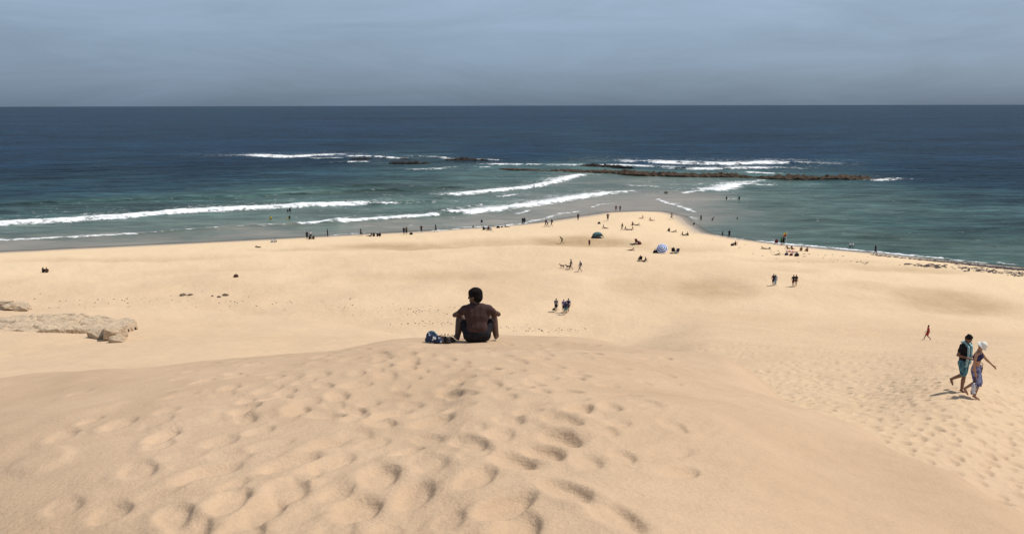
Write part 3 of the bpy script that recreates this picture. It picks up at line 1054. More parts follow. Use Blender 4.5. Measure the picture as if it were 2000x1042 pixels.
def reef(name, pts_px, width, height, mat, label, seed, grp=None):
    pts = [Vector((*sea_pt(u, v), 0)) for u, v in pts_px]
    seg = [(b - a).length for a, b in zip(pts[:-1], pts[1:])]
    tot = sum(seg)
    nx = max(30, int(tot / 0.9))
    ny = 26
    vs, fs = [], []
    org = pts[0].lerp(pts[-1], 0.5)
    for i in range(nx + 1):
        s = tot * i / nx
        k = 0
        while k < len(seg) - 1 and s > seg[k]:
            s -= seg[k]
            k += 1
        c = pts[k].lerp(pts[k + 1], min(1, s / seg[k]))
        d = (pts[k + 1] - pts[k]).normalized()
        nrm = Vector((-d.y, d.x, 0))
        e = min(i, nx - i) / nx
        ends = min(1.0, (e * tot / 9.0)) ** 0.6
        for j in range(ny + 1):
            t = 2 * j / ny - 1
            wdt = width * (0.65 + 0.5 * vn((i * 0.03 * tot / nx * 3, seed, 0))) * (0.35 + 0.65 * ends)
            p = c + nrm * (t * wdt / 2) + d * 0.5 * vn((c.x * 0.3, t * 3, seed), 1.0)
            w = Vector((p.x, p.y, seed * 3))
            prof = max(0.0, 1 - abs(t + 0.18) ** 2.2 * 0.8)
            h = height * ends * (0.42 + 0.55 * (vn(w, 0.09) + 0.5)) * prof
            h += height * (0.45 * (0.6 - abs(vn(w, 0.30)) * 2.2) + 0.42 * vn(w, 0.75) + 0.22 * vn(w, 1.7)) * prof
            sl = 0.22
            q = math.floor((h + 0.25 * p.x * 0.2) / sl) * sl - 0.25 * p.x * 0.2
            h = 0.35 * h + 0.65 * q
            if abs(t) > 0.98:
                h = -1.2
            vs.append((p.x - org.x, p.y - org.y, h - 0.42 * (1 - ends) - 0.22))
    for i in range(nx):
        for j in range(ny):
            k = i * (ny + 1) + j
            fs.append((k, k + ny + 1, k + ny + 2, k + 1))
    me = bpy.data.meshes.new(name)
    me.from_pydata(vs, [], fs)
    me.update()
    me.materials.append(mat)
    o = link(bpy.data.objects.new(name, me))
    o.location = org
    tag(o, label, 'reef', grp)
    return o


G_R = 'rocks of the offshore reef'
reef('reef', [(1150, 334), (1240, 341), (1330, 344), (1430, 344.5), (1480, 347)], 16, 1.7, REEF, 'long brown rock reef with sunlit broken strata facing the beach', 1.1, G_R)
reef('reef', [(1470, 347), (1560, 349), (1640, 349), (1718, 350)], 14, 1.9, REEF, 'low brown reef ending in open water by a foam patch', 2.4, G_R)
reef('reef', [(968, 330), (1050, 333), (1120, 334), (1190, 337)], 13, 1.1, REEF, 'low reddish brown shelf of reef awash beside the taller rocks', 3.2, G_R)
reef('reef', [(1126, 323), (1160, 324), (1245, 329)], 14, 1.5, DARK, 'tall black rock rising behind the brown reef', 4.7, G_R)
reef('reef', [(752, 319), (800, 319.5), (845, 319)], 12, 1.6, DARK, 'black rock bank with white water on both sides', 5.5, G_R)
reef('reef', [(679, 311), (710, 310), (732, 310)], 12, 1.5, DARK, 'small black rock lapped by foam next to the black bank', 6.1, G_R)
reef('reef', [(772, 310), (810, 311)], 9, 1.0, DARK, 'thin dark rock just breaking the surface behind the bank', 6.9, G_R)
reef('reef', [(866, 312), (905, 312.5), (956, 313)], 13, 1.5, DARK, 'flat dark rock bank standing alone in blue water', 7.3, G_R)
reef('reef', [(955, 319), (985, 318)], 10, 1.1, DARK, 'tiny dark rock with a foam line before it', 7.9, G_R)
reef('reef', [(1302, 325), (1330, 327)], 9, 1.2, DARK, 'dark rock sunk in the widest patch of white water', 8.6, G_R)
reef('reef', [(880, 329), (935, 330)], 9, 0.55, DARK, 'dark rock shelf barely awash in front of the flat bank', 9.2, G_R)

# seaweed wrack along the right-hand beach
wr = PM()
rd = random.Random(8)


def wrack(line, n, sv, s0, s1):
    for k in range(n):
        t = rd.random() ** 0.6 * (len(line) - 1)
        i = min(int(t), len(line) - 2)
        f = t - i
        u = line[i][0] + f * (line[i + 1][0] - line[i][0])
        v = line[i][1] + f * (line[i + 1][1] - line[i][1]) + rd.gauss(0, sv)
        p = hit(u, v)
        s = rd.uniform(s0, s1)
        M = Matrix.Rotation(rd.gauss(0.5, 0.5), 3, 'Z')
        wr.ell((p.x, p.y, p.z + 0.02), (s * rd.uniform(1.2, 2.6), s * rd.uniform(0.5, 0.9), 0.025 + s * 0.09), M, 6, 4)


wrack([(1700, 497), (1780, 505), (1860, 513), (1930, 520), (2030, 529), (2250, 560)], 560, 0.7, 0.10, 0.36)
wrack([(1860, 514), (1930, 521), (2030, 530), (2250, 562)], 320, 0.9, 0.12, 0.42)
wrack([(1745, 513), (1800, 517), (1850, 521)], 60, 1.8, 0.1, 0.4)
wrack([(1850, 522), (1900, 525), (1950, 530), (2030, 541), (2200, 572)], 300, 2.4, 0.08, 0.30)
wrack([(1480, 486), (1560, 494), (1640, 506), (1700, 512)], 40, 2.5, 0.06, 0.18)
wrack([(1340, 462), (1400, 478), (1480, 495), (1600, 510)], 22, 5, 0.05, 0.13)
WR = simple('seaweed', (0.034, 0.014, 0.010), 0.7, 0.3, 5.0)
tag(obj('seaweed_wrack', wr.mesh('seaweed_wrack', False), WR), 'dark red brown seaweed washed up along the tideline', 'seaweed', kind='stuff')


# ------------------------------------------------------------------ people
def V(*a):
    return Vector(a)


def pose(**k):
    J = dict(pelvis=V(0, 0, .93), chest=V(0, .0, 1.27), neck=V(0, -.01, 1.45), head=V(0, .02, 1.61), face=V(0, 1, 0), up=V(0, 0, 1),
             sh_l=V(-.18, 0, 1.40), sh_r=V(.18, 0, 1.40), el_l=V(-.245, -.03, 1.12), el_r=V(.245, -.03, 1.12),
             wr_l=V(-.25, .05, .87), wr_r=V(.25, .05, .87), hip_l=V(-.09, 0, .88), hip_r=V(.09, 0, .88),
             kn_l=V(-.10, .02, .48), kn_r=V(.10, .02, .48), an_l=V(-.11, -.02, .08), an_r=V(.11, -.02, .08),
             toe_l=V(-.12, .14, .03), toe_r=V(.12, .14, .03))
    for q, val in k.items():
        J[q] = V(*val)
    for s in 'lr':
        if 'an_' + s in k and 'toe_' + s not in k:
            a = J['an_' + s]
            J['toe_' + s] = V(a.x, a.y + .16, max(.03, a.z - .05))
    return J


LEGS_W = dict(kn_r=(.09, .20, .50), an_r=(.09, .30, .09), toe_r=(.09, .45, .05), kn_l=(-.09, .03, .48), an_l=(-.09, -.32, .19), toe_l=(-.09, -.19, .03))
SITK = dict(pelvis=(0, 0, .13), hip_l=(-.09, .03, .12), hip_r=(.09, .03, .12), kn_l=(-.15, .40, .44), kn_r=(.15, .40, .44), an_l=(-.14, .62, .07), an_r=(.14, .62, .07))
POSES = dict(
    stand=pose(),
    hips=pose(el_l=(-.34, -.06, 1.14), wr_l=(-.17, .03, .98), el_r=(.34, -.06, 1.14), wr_r=(.17, .03, .98)),
    armup=pose(el_r=(.33, .12, 1.36), wr_r=(.17, .14, 1.58)),
    walk=pose(el_l=(-.24, .10, 1.13), wr_l=(-.22, .28, .95), el_r=(.24, -.14, 1.14), wr_r=(.25, -.20, .88), **LEGS_W),
    run=pose(chest=(0, .07, 1.27), neck=(0, .11, 1.45), head=(0, .17, 1.60), sh_l=(-.18, .09, 1.40), sh_r=(.18, .09, 1.40),
             el_l=(-.27, .27, 1.20), wr_l=(-.2, .43, 1.30), el_r=(.32, -.18, 1.24), wr_r=(.28, -.03, 1.07),
             kn_r=(.09, .33, .62), an_r=(.09, .22, .22), kn_l=(-.09, -.06, .47), an_l=(-.09, -.42, .25), toe_l=(-.09, -.36, .08)),
    bent=pose(pelvis=(0, -.05, .90), chest=(0, .19, 1.17), neck=(0, .33, 1.31), head=(0, .45, 1.41), face=(0, .8, -.6), up=(0, .6, .8),
              sh_l=(-.18, .27, 1.27), sh_r=(.18, .27, 1.27), el_l=(-.24, .12, 1.02), wr_l=(-.22, .02, .80), el_r=(.24, .40, 1.02), wr_r=(.2, .5, .80), **LEGS_W),
    sit=pose(chest=(0, .05, .46), neck=(0, .09, .63), head=(0, .13, .79), sh_l=(-.18, .07, .57), sh_r=(.18, .07, .57),
             el_l=(-.27, .26, .40), wr_l=(-.12, .46, .42), el_r=(.27, .26, .40), wr_r=(.12, .46, .42), **SITK),
    recline=pose(pelvis=(0, 0, .12), chest=(0, -.14, .43), neck=(0, -.17, .60), head=(0, -.14, .76), sh_l=(-.18, -.17, .55), sh_r=(.18, -.17, .55),
                 el_l=(-.27, -.33, .31), wr_l=(-.25, -.38, .06), el_r=(.27, -.33, .31), wr_r=(.25, -.38, .06), hip_l=(-.09, .03, .11), hip_r=(.09, .03, .11),
                 kn_l=(-.11, .43, .22), kn_r=(.11, .46, .12), an_l=(-.12, .83, .07), an_r=(.12, .87, .07), toe_l=(-.13, .92, .2), toe_r=(.13, .96, .2)),
    prone=pose(pelvis=(0, 0, .12), chest=(0, .36, .20), neck=(0, .52, .31), head=(0, .60, .44), sh_l=(-.18, .47, .27), sh_r=(.18, .47, .27),
               el_l=(-.23, .55, .06), wr_l=(-.1, .78, .05), el_r=(.23, .55, .06), wr_r=(.1, .78, .05), hip_l=(-.09, -.05, .11), hip_r=(.09, -.05, .11),
               kn_l=(-.11, -.47, .07), kn_r=(.11, -.47, .07), an_l=(-.12, -.88, .06), an_r=(.12, -.88, .06), toe_l=(-.12, -1.02, .03), toe_r=(.12, -1.02, .03)),
    supine=pose(pelvis=(0, 0, .11), chest=(0, -.36, .13), neck=(0, -.55, .13), head=(0, -.71, .15), face=(0, 0, 1), up=(0, -1, 0), sh_l=(-.18, -.48, .12), sh_r=(.18, -.48, .12),
                el_l=(-.32, -.22, .06), wr_l=(-.28, .02, .06), el_r=(.32, -.22, .06), wr_r=(.28, .02, .06), hip_l=(-.09, .05, .11), hip_r=(.09, .05, .11),
                kn_l=(-.11, .38, .34), kn_r=(.11, .47, .10), an_l=(-.11, .60, .06), an_r=(.12, .88, .06)),
    chair=pose(pelvis=(0, 0, .40), chest=(0, -.12, .72), neck=(0, -.15, .90), head=(0, -.11, 1.06), sh_l=(-.18, -.14, .84), sh_r=(.18, -.14, .84),
               el_l=(-.27, .06, .62), wr_l=(-.24, .30, .58), el_r=(.27, .06, .62), wr_r=(.24, .30, .58), hip_l=(-.09, .04, .38), hip_r=(.09, .04, .38),
               kn_l=(-.12, .44, .44), kn_r=(.12, .44, .44), an_l=(-.13, .60, .07), an_r=(.13, .60, .07)),
)
# the three people near enough to be seen well
POSES['seated_man'] = pose(pelvis=(0, 0, .14), chest=(.0, .08, .42), neck=(-.005, .11, .60), head=(-.03, .145, .725), face=(-.9, .42, -.12), up=(0, .06, 1),
                           sh_l=(-.185, .09, .525), sh_r=(.185, .09, .525), el_l=(-.355, .20, .415), wr_l=(-.15, .43, .45), el_r=(.355, .20, .415), wr_r=(.15, .43, .45),
                           hip_l=(-.11, .02, .13), hip_r=(.11, .02, .13), kn_l=(-.255, .33, .39), kn_r=(.265, .33, .39), an_l=(-.315, .20, .05), an_r=(.315, .21, .05),
                           toe_l=(-.36, .35, .02), toe_r=(.35, .36, .02))
POSES['walking_man'] = pose(head=(.015, .07, 1.60), face=(.25, .9, -.45), up=(0, .35, .94), el_l=(-.26, -.03, 1.14), wr_l=(-.06, .24, 1.06), el_r=(.27, -.05, 1.13), wr_r=(.05, .25, 1.05),
                            kn_r=(.10, .10, .49), an_r=(.09, .07, .08), toe_r=(.12, .23, .03), kn_l=(-.09, .00, .49), an_l=(-.10, -.36, .25), toe_l=(-.11, -.30, .09))
POSES['walking_woman'] = pose(chest=(0, .02, 1.26), neck=(0, .03, 1.44), head=(0, .10, 1.58), face=(0, .75, -.65), up=(0, .6, .8), sh_l=(-.16, .02, 1.38), sh_r=(.16, .02, 1.38),
                              el_l=(-.32, .14, 1.15), wr_l=(-.46, .30, .96), el_r=(.23, .0, 1.09), wr_r=(.24, .06, .84),
                              kn_r=(.07, .14, .50), an_r=(.06, .06, .10), toe_r=(.07, .19, .03), kn_l=(-.07, .06, .49), an_l=(-.06, -.24, .22), toe_l=(-.06, -.14, .06))
FINE = {'seated_man', 'walking_man', 'walking_woman'}


def frame(face, up):
    y = face.normalized()
    x = y.cross(up).normalized()
    z = x.cross(y)
    return Matrix((x, y, z)).transposed()


def torso(pm, J, g=0.0, hips=True, k=1.0):
    side_s = (J['sh_r'] - J['sh_l']).normalized()
    side_h = (J['hip_r'] - J['hip_l']).normalized()
    for s in (-1, 1):
        a = J['pelvis'] + side_h * s * .055
        b = J['chest'] + side_s * s * .075 * k
        mid = (a + b) / 2 - (side_h * s * .012)
        pm.cap(a, mid, .098 + g, .088 + g)
        pm.cap(mid, b, .088 + g, .105 + g)
        top = J['neck'] + side_s * s * .085 * k + (J['chest'] - J['neck']) * .42
        pm.cap(b, top, .105 + g, .085 + g)
    mc = (J['pelvis'] + J['chest']) / 2
    pm.cap(J['pelvis'], mc, .105 + g, .096 + g)
    pm.cap(mc, J['chest'], .096 + g, .112 + g)
    pm.cap(J['chest'], J['neck'] + (J['chest'] - J['neck']) * .4, .112 + g, .085 + g)
    pm.cap(J['sh_l'], J['sh_r'], .062 + g, .062 + g)
    pm.cap(J['sh_l'], J['neck'] + (J['chest'] - J['neck']) * .18, .055 + g, .055 + g)
    pm.cap(J['sh_r'], J['neck'] + (J['chest'] - J['neck']) * .18, .055 + g, .055 + g)
    if hips:
        pm.cap(J['hip_l'], J['hip_r'], .098 + g, .098 + g)


def hand(pm, w, d, n, side, fat):
    d = d.normalized()
    n = (n - d * n.dot(d)).normalized()
    b = d.cross(n) * side
    pm.cap(w, w + d * .075, .026 * fat, .030 * fat)
    for s in (-.022, -.007, .008, .022):
        L = .075 - abs(s - .003) * .8
        r0 = w + d * .085 + b * s
        k1 = r0 + d * L * .5 - n * .006
        pm.cap(r0, k1, .0088 * fat, .0082 * fat, 6)
        pm.cap(k1, k1 + d * L * .45 - n * .022, .0082 * fat, .0072 * fat, 6)
    t0 = w + d * .030 - b * .026
    pm.cap(t0, t0 + d * .035 - b * .026 - n * .01, .011 * fat, .009 * fat, 6)
    pm.cap(t0 + d * .035 - b * .026 - n * .01, t0 + d * .062 - b * .028 - n * .02, .009 * fat, .0078 * fat, 6)


def build_part(pname, part):
    J = POSES[pname]
    fine = pname in FINE
    vox = 0.0105 if fine else 0.026
    fem = pname == 'walking_woman'
    k = 0.9 if fem else 1.0
    pm = PM()
    HM = frame(J['face'], J['up'])
    if pname == 'seated_man' and part in ('body', 'hair'):
        HM = HM @ Matrix.Scale(1.10, 3)
    hc = J['head']
    if part == 'body':
        torso(pm, J, -0.006 if fem else 0, k=k)
        pm.cap(J['neck'] - (J['head'] - J['neck']) * .2, hc - HM @ V(0, .02, .04), .056 * k, .050 * k)
        pm.ell(hc + HM @ V(0, -.008, .018), (.074, .094, .098), HM)
        pm.ell(hc + HM @ V(0, .022, -.048), (.055, .066, .068), HM)
        if fine:
            pm.cap(hc + HM @ V(0, .083, .018), hc + HM @ V(0, .104, -.018), .010, .014, 8)       # nose
            pm.cap(hc + HM @ V(-.03, .080, .030), hc + HM @ V(.03, .080, .030), .012, .012, 8)     # brow
            pm.cap(hc + HM @ V(-.016, .080, -.056), hc + HM @ V(.016, .080, -.056), .010, .010, 8)  # lips
            pm.ell(hc + HM @ V(0, .066, -.092), (.024, .022, .018), HM)                          # chin
            for s in (-1, 1):
                pm.ell(hc + HM @ V(s * .076, -.008, -.004), (.012, .020, .032), HM)
        for s, sg in (('l', -1), ('r', 1)):
            fat = 1.0 if fine else 1.35
            pm.cap(J['sh_' + s], J['el_' + s], .052 * k, .040 * k)
            m1 = J['el_' + s].lerp(J['wr_' + s], .35)
            pm.cap(J['el_' + s], m1, .040 * k, .040 * k)
            pm.cap(m1, J['wr_' + s], .040 * k, .025 * k)
            fd = J['wr_' + s] - J['el_' + s]
            hand(pm, J['wr_' + s], fd, V(sg * 1.0, .1, .2), sg, fat)
            hp, kn, an = J['hip_' + s], J['kn_' + s], J['an_' + s]
            pm.cap(hp, kn, .088, .056 * k)
            cf = kn.lerp(an, .32)
            bk = (cf - (hp + an) / 2)
            cf = cf - (bk.normalized() * .012 if bk.length > 1e-3 else V(0, 0, 0))
            kc = 1.28 if pname == 'seated_man' else k
            pm.cap(kn, cf, .055 * kc, .058 * kc)
            pm.cap(cf, an, .058 * kc, .036 * kc)
            toe = J['toe_' + s]
            heel = an + (an - toe).normalized() * .035 - V(0, 0, .028)
            pm.cap(heel, an.lerp(toe, .5) - V(0, 0, .006), .030, .036)
            pm.cap(an, an.lerp(toe, .5), .034, .032)
            pm.cap(an.lerp(toe, .5), toe, .036, .024)
    elif part == 'hair':
        if pname == 'seated_man':
            pm.ell(hc + HM @ V(0, -.02, .050), (.096, .112, .094), HM)
            pm.ell(hc + HM @ V(0, -.055, -.005), (.088, .070, .085), HM)
        pm.ell(hc + HM @ V(0, -.016, .034), (.082, .098, .098), HM)
        pm.ell(hc + HM @ V(0, -.045, -.022), (.072, .060, .070), HM)
        if fine:
            for q in range(46):
                d_ = V(math.cos(q * 2.4) * .98, -.35 + .75 * math.sin(q * 2.4), -.25 + 1.6 * ((q * 5) % 13) / 13).normalized()
                e_ = 0.97 if pname == 'seated_man' else 0.92
                pm.ell(hc + HM @ V(d_.x * .092 * e_, -.018 + d_.y * .106 * e_, .036 + d_.z * .096 * e_), (.019, .019, .017), HM)
            for q in range(26):
                a = q * 2.4
                rr = .02 + .06 * ((q * 7) % 11) / 11
                pm.ell(hc + HM @ V(math.cos(a) * rr, -.02 + math.sin(a) * rr * 1.1, .116 + .012 * math.sin(q * 1.7) - rr * .35), (.017, .019, .016), HM)
    elif part == 'long_hair':
        pm.ell(hc + HM @ V(0, -.018, .030), (.086, .10, .10), HM)
        pm.cap(hc + HM @ V(0, -.06, .0), J['neck'] - HM @ V(0, .085, .0), .078, .068)
        pm.cap(J['neck'] - HM @ V(0, .085, 0), J['chest'] + (J['chest'] - J['neck']) * .1 - HM @ V(0, .115, 0), .068, .045)
    elif part == 'hat':
        pm.ell(hc + HM @ V(0, -.01, .06), (.098, .112, .088), HM, 16, 8)
        cs, rs = [], []
        for h, r in ((.050, .100), (.028, .130), (-.006, .158), (-.018, .160), (.012, .130), (.036, .100)):
            cs.append(hc + HM @ V(0, -.008, h))
            rs.append(r)
        pm.rings(cs, rs, [(HM @ V(1, 0, 0), HM @ V(0, 1, 0))] * 6, 18, True, 1.06)
    elif part == 'shirt':
        if pname == 'seated_man':
            J = dict(J)
            J['pelvis'] = V(0, .02, .235)
            torso(pm, J, .024, hips=False)
        else:
            torso(pm, J, .016, k=k)
        for s in 'lr':
            pm.cap(J['sh_' + s], J['sh_' + s].lerp(J['el_' + s], .42 if pname == 'seated_man' else .55), .066, .062)
        if pname == 'seated_man':
            side = V(1, 0, 0)
            for q in range(6):                                         # cloth bunched above the waist
                z = .16 + q * .043
                y = -.112 + .014 * q + .02 * math.sin(q)
                pm.cap((-.12 + .02 * (q % 2), y + .03, z), (.10 + .03 * math.sin(q * 2), y + .03, z + .012 * math.sin(q * 1.3)), .016, .013)
    elif part in ('shorts', 'swimwear', 'trousers'):
        g = .018 if part != 'swimwear' else .010
        pm.cap(J['hip_l'], J['hip_r'], .102 + g, .102 + g)
        pm.cap(J['pelvis'] + V(-.05, 0, 0), J['pelvis'] + V(.05, 0, 0), .100 + g, .100 + g)
        end = {'shorts': .50 if pname == 'seated_man' else .78, 'swimwear': .16, 'trousers': 1.0}[part]
        for s in 'lr':
            hp, kn = J['hip_' + s], J['kn_' + s]
            pm.cap(hp, hp.lerp(kn, end), .092 + g, (.075 if end < 1 else .058) + g)
            if part == 'trousers':
                pm.cap(kn, kn.lerp(J['an_' + s], .9), .066, .052)
    elif part == 'bikini_top':
        a = J['chest'] + (J['chest'] - J['neck']) * .05
        side = (J['sh_r'] - J['sh_l']).normalized()
        for s in (-1, 1):
            pm.cap(a + side * s * .072 * k - (J['chest'] - J['neck']) * .22, a + side * s * .07 * k + (J['chest'] - J['neck']) * .18, .112, .108)
            pm.ell(a + side * s * .068 + V(0, .075, -.005), (.066, .055, .058))
            pm.cap(J['sh_' + ('r' if s > 0 else 'l')].lerp(J['neck'], .35) + V(0, .04, .02), a + side * s * .07 + V(0, .11, .05), .014, .014, 6)
            pm.cap(J['sh_' + ('r' if s > 0 else 'l')].lerp(J['neck'], .35) + V(0, -.02, .02), a + side * s * .07 + V(0, -.10, .03), .014, .014, 6)
    elif part in ('dress', 'sarong'):
        hem = (J['kn_l'] + J['kn_r']) / 2
        an = (J['an_l'] + J['an_r']) / 2
        low = hem.lerp(an, .30 if part == 'sarong' else .55)
        if part == 'dress':
            torso(pm, J, .018)
        for s in (-1, 1):
            sd_ = (J['hip_r'] - J['hip_l']).normalized() * s
            pm.cap(J['pelvis'] + sd_ * .05 + V(0, 0, .06), J['pelvis'] + sd_ * .06 - V(0, 0, .06), .092, .115)
            pm.cap(J['pelvis'] + sd_ * .06 - V(0, 0, .06), hem + sd_ * .07, .118, .105)
            pm.cap(hem + sd_ * .07, low + sd_ * .06, .105, .088)
        if part == 'sarong':
            for q in range(9):                                         # folds from the knot at the hip
                a = -1.3 + q * .33
                p0 = J['pelvis'] + V(.11 * math.sin(a), .12 * math.cos(a), .02)
                p1 = low + V(.155 * math.sin(a * 1.15), .135 * math.cos(a * 1.15), .03 * (q % 3))
                pm.cap(p0, p1, .012, .024, 6)
            pm.ell(J['pelvis'] + V(-.1, .09, .05), (.04, .035, .035))
    elif part == 'backpack':
        d = (J['chest'] - J['pelvis']).normalized()
        c = J['chest'] - V(0, .19, 0) + d * -.02
        pm.ell(c, (.15, .085, .21))
        pm.ell(c - V(0, .06, .08), (.11, .06, .10))
    elif part == 'shoulder_strap':
        c = J['chest'] - V(0, .19, 0)
        for s in 'lr':
            pm.path([c + V(.07 if s == 'r' else -.07, .03, .17), J['sh_' + s].lerp(J['neck'], .4) + V(0, .01, .075), J['sh_' + s].lerp(J['neck'], .4) + V(0, .11, -.03)], .030)
        pm.cap(c + V(-.07, .03, .17), c + V(.07, .03, .17), .03, .03)
    elif part == 'scarf':
        n0 = J['neck']
        for s in (-1, 1):
            for q in range(3):
                xo = s * (.055 + q * .024)
                pts = [n0 + V(xo * .8, -.075, .03), n0 + V(xo * 1.15, .01, .055), J['chest'] + V(xo, .135, .10), J['chest'] + V(xo * .95, .140, -.08),
                       J['pelvis'] + V(xo * 1.05, .135, .12 - .05 * (s > 0)), J['pelvis'] + V(xo * 1.1, .13, -.06 - .06 * (s > 0))]
                pm.path(pts, .024, 8)
        pm.cap(n0 + V(-.07, -.075, .03), n0 + V(.07, -.075, .03), .030, .030)
    if part == 'eyes':
        return None
    rough = vox if part in ('body', 'hair') or fine else vox * 1.05
    return pm.fused('%s_%s' % (pname, part), rough, 14 if (pname, part) == ('seated_man', 'shirt') else 3 if fine else 2)


PARTS = {}


def pmesh(pname, part):
    k = (pname, part)
    if k not in PARTS:
        PARTS[k] = build_part(pname, part)
    return PARTS[k]


SK = dict(D=(.085, .045, .030), M=(.20, .108, .070), L=(.40, .25, .175))
C_ = dict(K=(.018, .018, .022), N=(.025, .032, .085), W=(.72, .72, .72), G=(.16, .16, .17), R=(.36, .035, .035), B=(.085, .045, .030), T=(.06, .20, .24),
          P=(.22, .18, .34), Y=(.62, .45, .06), S=(.30, .42, .55), M=(.13, .025, .035), E=(.05, .13, .06), C=(.55, .45, .33), O=(.55, .16, .04), H=(.030, .020, .015),
          A=(.22, .12, .06))
GP = 'people out on the beach'


def person(u, v, pname, heading, label, top='', bottom='shorts:N', sk='D', hair='hair:H', s=1.0, imm=None, group=GP, extra=(), dz=0.0, sink=0.015):
    if imm is None:
        p = hit(u, v)
        z = p.z - sink + dz
    else:
        q = sea_pt(u, v)
        p = Vector((q[0], q[1], 0))
        z = -imm
    root = empty('person', (p.x, p.y, z), -R(heading), s)
    tag(root, label, 'person', group)
    obj('body', pmesh(pname, 'body'), skin(SK[sk]), root)
    for spec in [hair, top, bottom] + list(extra):
        if not spec:
            continue
        part, c = spec.split(':')
        if part == 'bikini':
            for pt in ('bikini_top', 'swimwear'):
                obj(pt, pmesh(pname, pt), cloth(C_[c]), root)
            continue
        if part == 'backpack':
            bp_ = obj(part, pmesh(pname, part), cloth(C_[c]), root)
            obj('shoulder_strap', pmesh(pname, 'shoulder_strap'), cloth(C_['G']), bp_)
            continue
        obj(part, pmesh(pname, part), cloth(C_[c]) if 'hair' not in part else simple('hair_' + c, C_[c], 0.6, 0.2, 20), root)
    return root


# ---- the seated man, his bag and shoes
TEE = simple('maroon_shirt', (0.062, 0.036, 0.033), 0.9, 0.10, 18.0, 0.1)
NAVY = simple('dark_shorts', (0.016, 0.015, 0.018), 0.9, 0.2, 18.0, 0.15)
BLACKHAIR = simple('black_hair', (0.010, 0.008, 0.007), 0.8, 0.3, 60.0, 0.10, bump=0.8)
sm_p = hit(932, 667)
sm = empty('person', (sm_p.x, sm_p.y, sm_p.z - .02), R(4), 1.06)
tag(sm, 'man in maroon brown shirt sitting on the dune crest with his back turned', 'person')
obj('body', pmesh('seated_man', 'body'), skin((.095, .05, .033)), sm)
obj('shirt', pmesh('seated_man', 'shirt'), TEE, sm)
obj('shorts', pmesh('seated_man', 'shorts'), NAVY, sm)
obj('hair', pmesh('seated_man', 'hair'), BLACKHAIR, sm)


def eyes(root, pname):
    J = POSES[pname]
    HM = frame(J['face'], J['up'])
    for s in (-1, 1):
        e = PM().ell(J['head'] + HM @ V(s * .031, .083, .010), (.013, .010, .009), HM)
        obj('eye', e.mesh('eye'), simple('eye', (.03, .02, .018), .2, .1, 30, .5), root)


eyes(sm, 'seated_man')


def spots_mat(name, a, b_, scale, th):
    m, n, l, bs = new_mat(name)
    t = N(n, 'ShaderNodeTexCoord')
    vo = N(n, 'ShaderNodeTexVoronoi', Scale=scale)
    l.new(t.outputs['Object'], vo.inputs['Vector'])
    ns = N(n, 'ShaderNodeTexNoise', Scale=scale * 2.2, Detail=3.0)
    l.new(t.outputs['Object'], ns.inputs['Vector'])
    d = mathn(n, l, 'ADD', vo.outputs['Distance'], mathn(n, l, 'MULTIPLY', ns.outputs['Fac'], 0.35))
    mr = N(n, 'ShaderNodeMapRange')
    mr.inputs[1].default_value, mr.inputs[2].default_value = th - .03, th + .03
    l.new(d, mr.inputs[0])
    l.new(mixc(n, l, mr.outputs[0], a, b_), bs.inputs['Base Color'])
    bs.inputs['Roughness'].default_value = 0.85
    return m


FLORAL = spots_mat('floral_cloth', (.62, .68, .74), (.020, .035, .085), 15.0, .56)
p = hit(844, 669)
bg_ = empty('beach_bag', (p.x, p.y, p.z - .01), R(-12), 1.0)
tag(bg_, 'navy cloth bag with white flower print lying beside the seated man', 'bag')
pm = PM().ell((0, 0, .105), (.105, .10, .118), Matrix.Rotation(-.35, 3, 'Y')).ell((.09, .0, .075), (.10, .085, .07)).ell((-.03, .0, .06), (.10, .09, .06)).ell((.16, -.01, .05), (.06, .06, .042))
obj('bag_body', pm.fused('bag_body', .011, 3), FLORAL, bg_)
pm = PM().path([V(.10, -.05, .13), V(.15, -.06, .16), V(.20, -.06, .13), V(.23, -.07, .06), V(.22, -.08, .02)], .010)
obj('strap', pm.mesh('strap'), cloth(C_['B']), bg_)
obj('drawstring', PM().path([V(-.03, -.03, .215), V(.04, -.04, .21), V(.09, -.05, .17)], .008).mesh('drawstring'), cloth(C_['T']), bg_)


def shoe(u, v, rz, lab):
    p = hit(u, v)
    r = empty('shoe', (p.x, p.y, p.z - .004), rz)
    tag(r, lab, 'shoe', 'dark shoes beside the bag')
    pm = PM().cap((0, -.09, .045), (0, .10, .035), .045, .040).ell((0, -.07, .075), (.044, .055, .055)).ell((0, .02, .06), (.042, .07, .042))
    obj('upper', pm.fused('shoe_upper', .009, 2), simple('shoe_dark', (.03, .022, .02), .6, .3, 30), r)
    obj('sole', PM().box((0, .005, .014), (.094, .285, .026)).mesh('shoe_sole', True, .01), cloth((.06, .05, .045)), r)
    pl = [V(-.02, -.01, .10), V(-.05, .0, .135), V(-.03, .01, .150), V(.0, .0, .105), V(.03, .0, .145), V(.055, .01, .135), V(.02, .0, .10)]
    obj('lace', PM().path(pl, .0045).mesh('lace'), cloth((.10, .08, .06)), r)


shoe(866, 668, R(35), 'dark shoe lying next to the flower print bag')
shoe(879, 669, R(-20), 'dark laced shoe between the bag and the seated man')

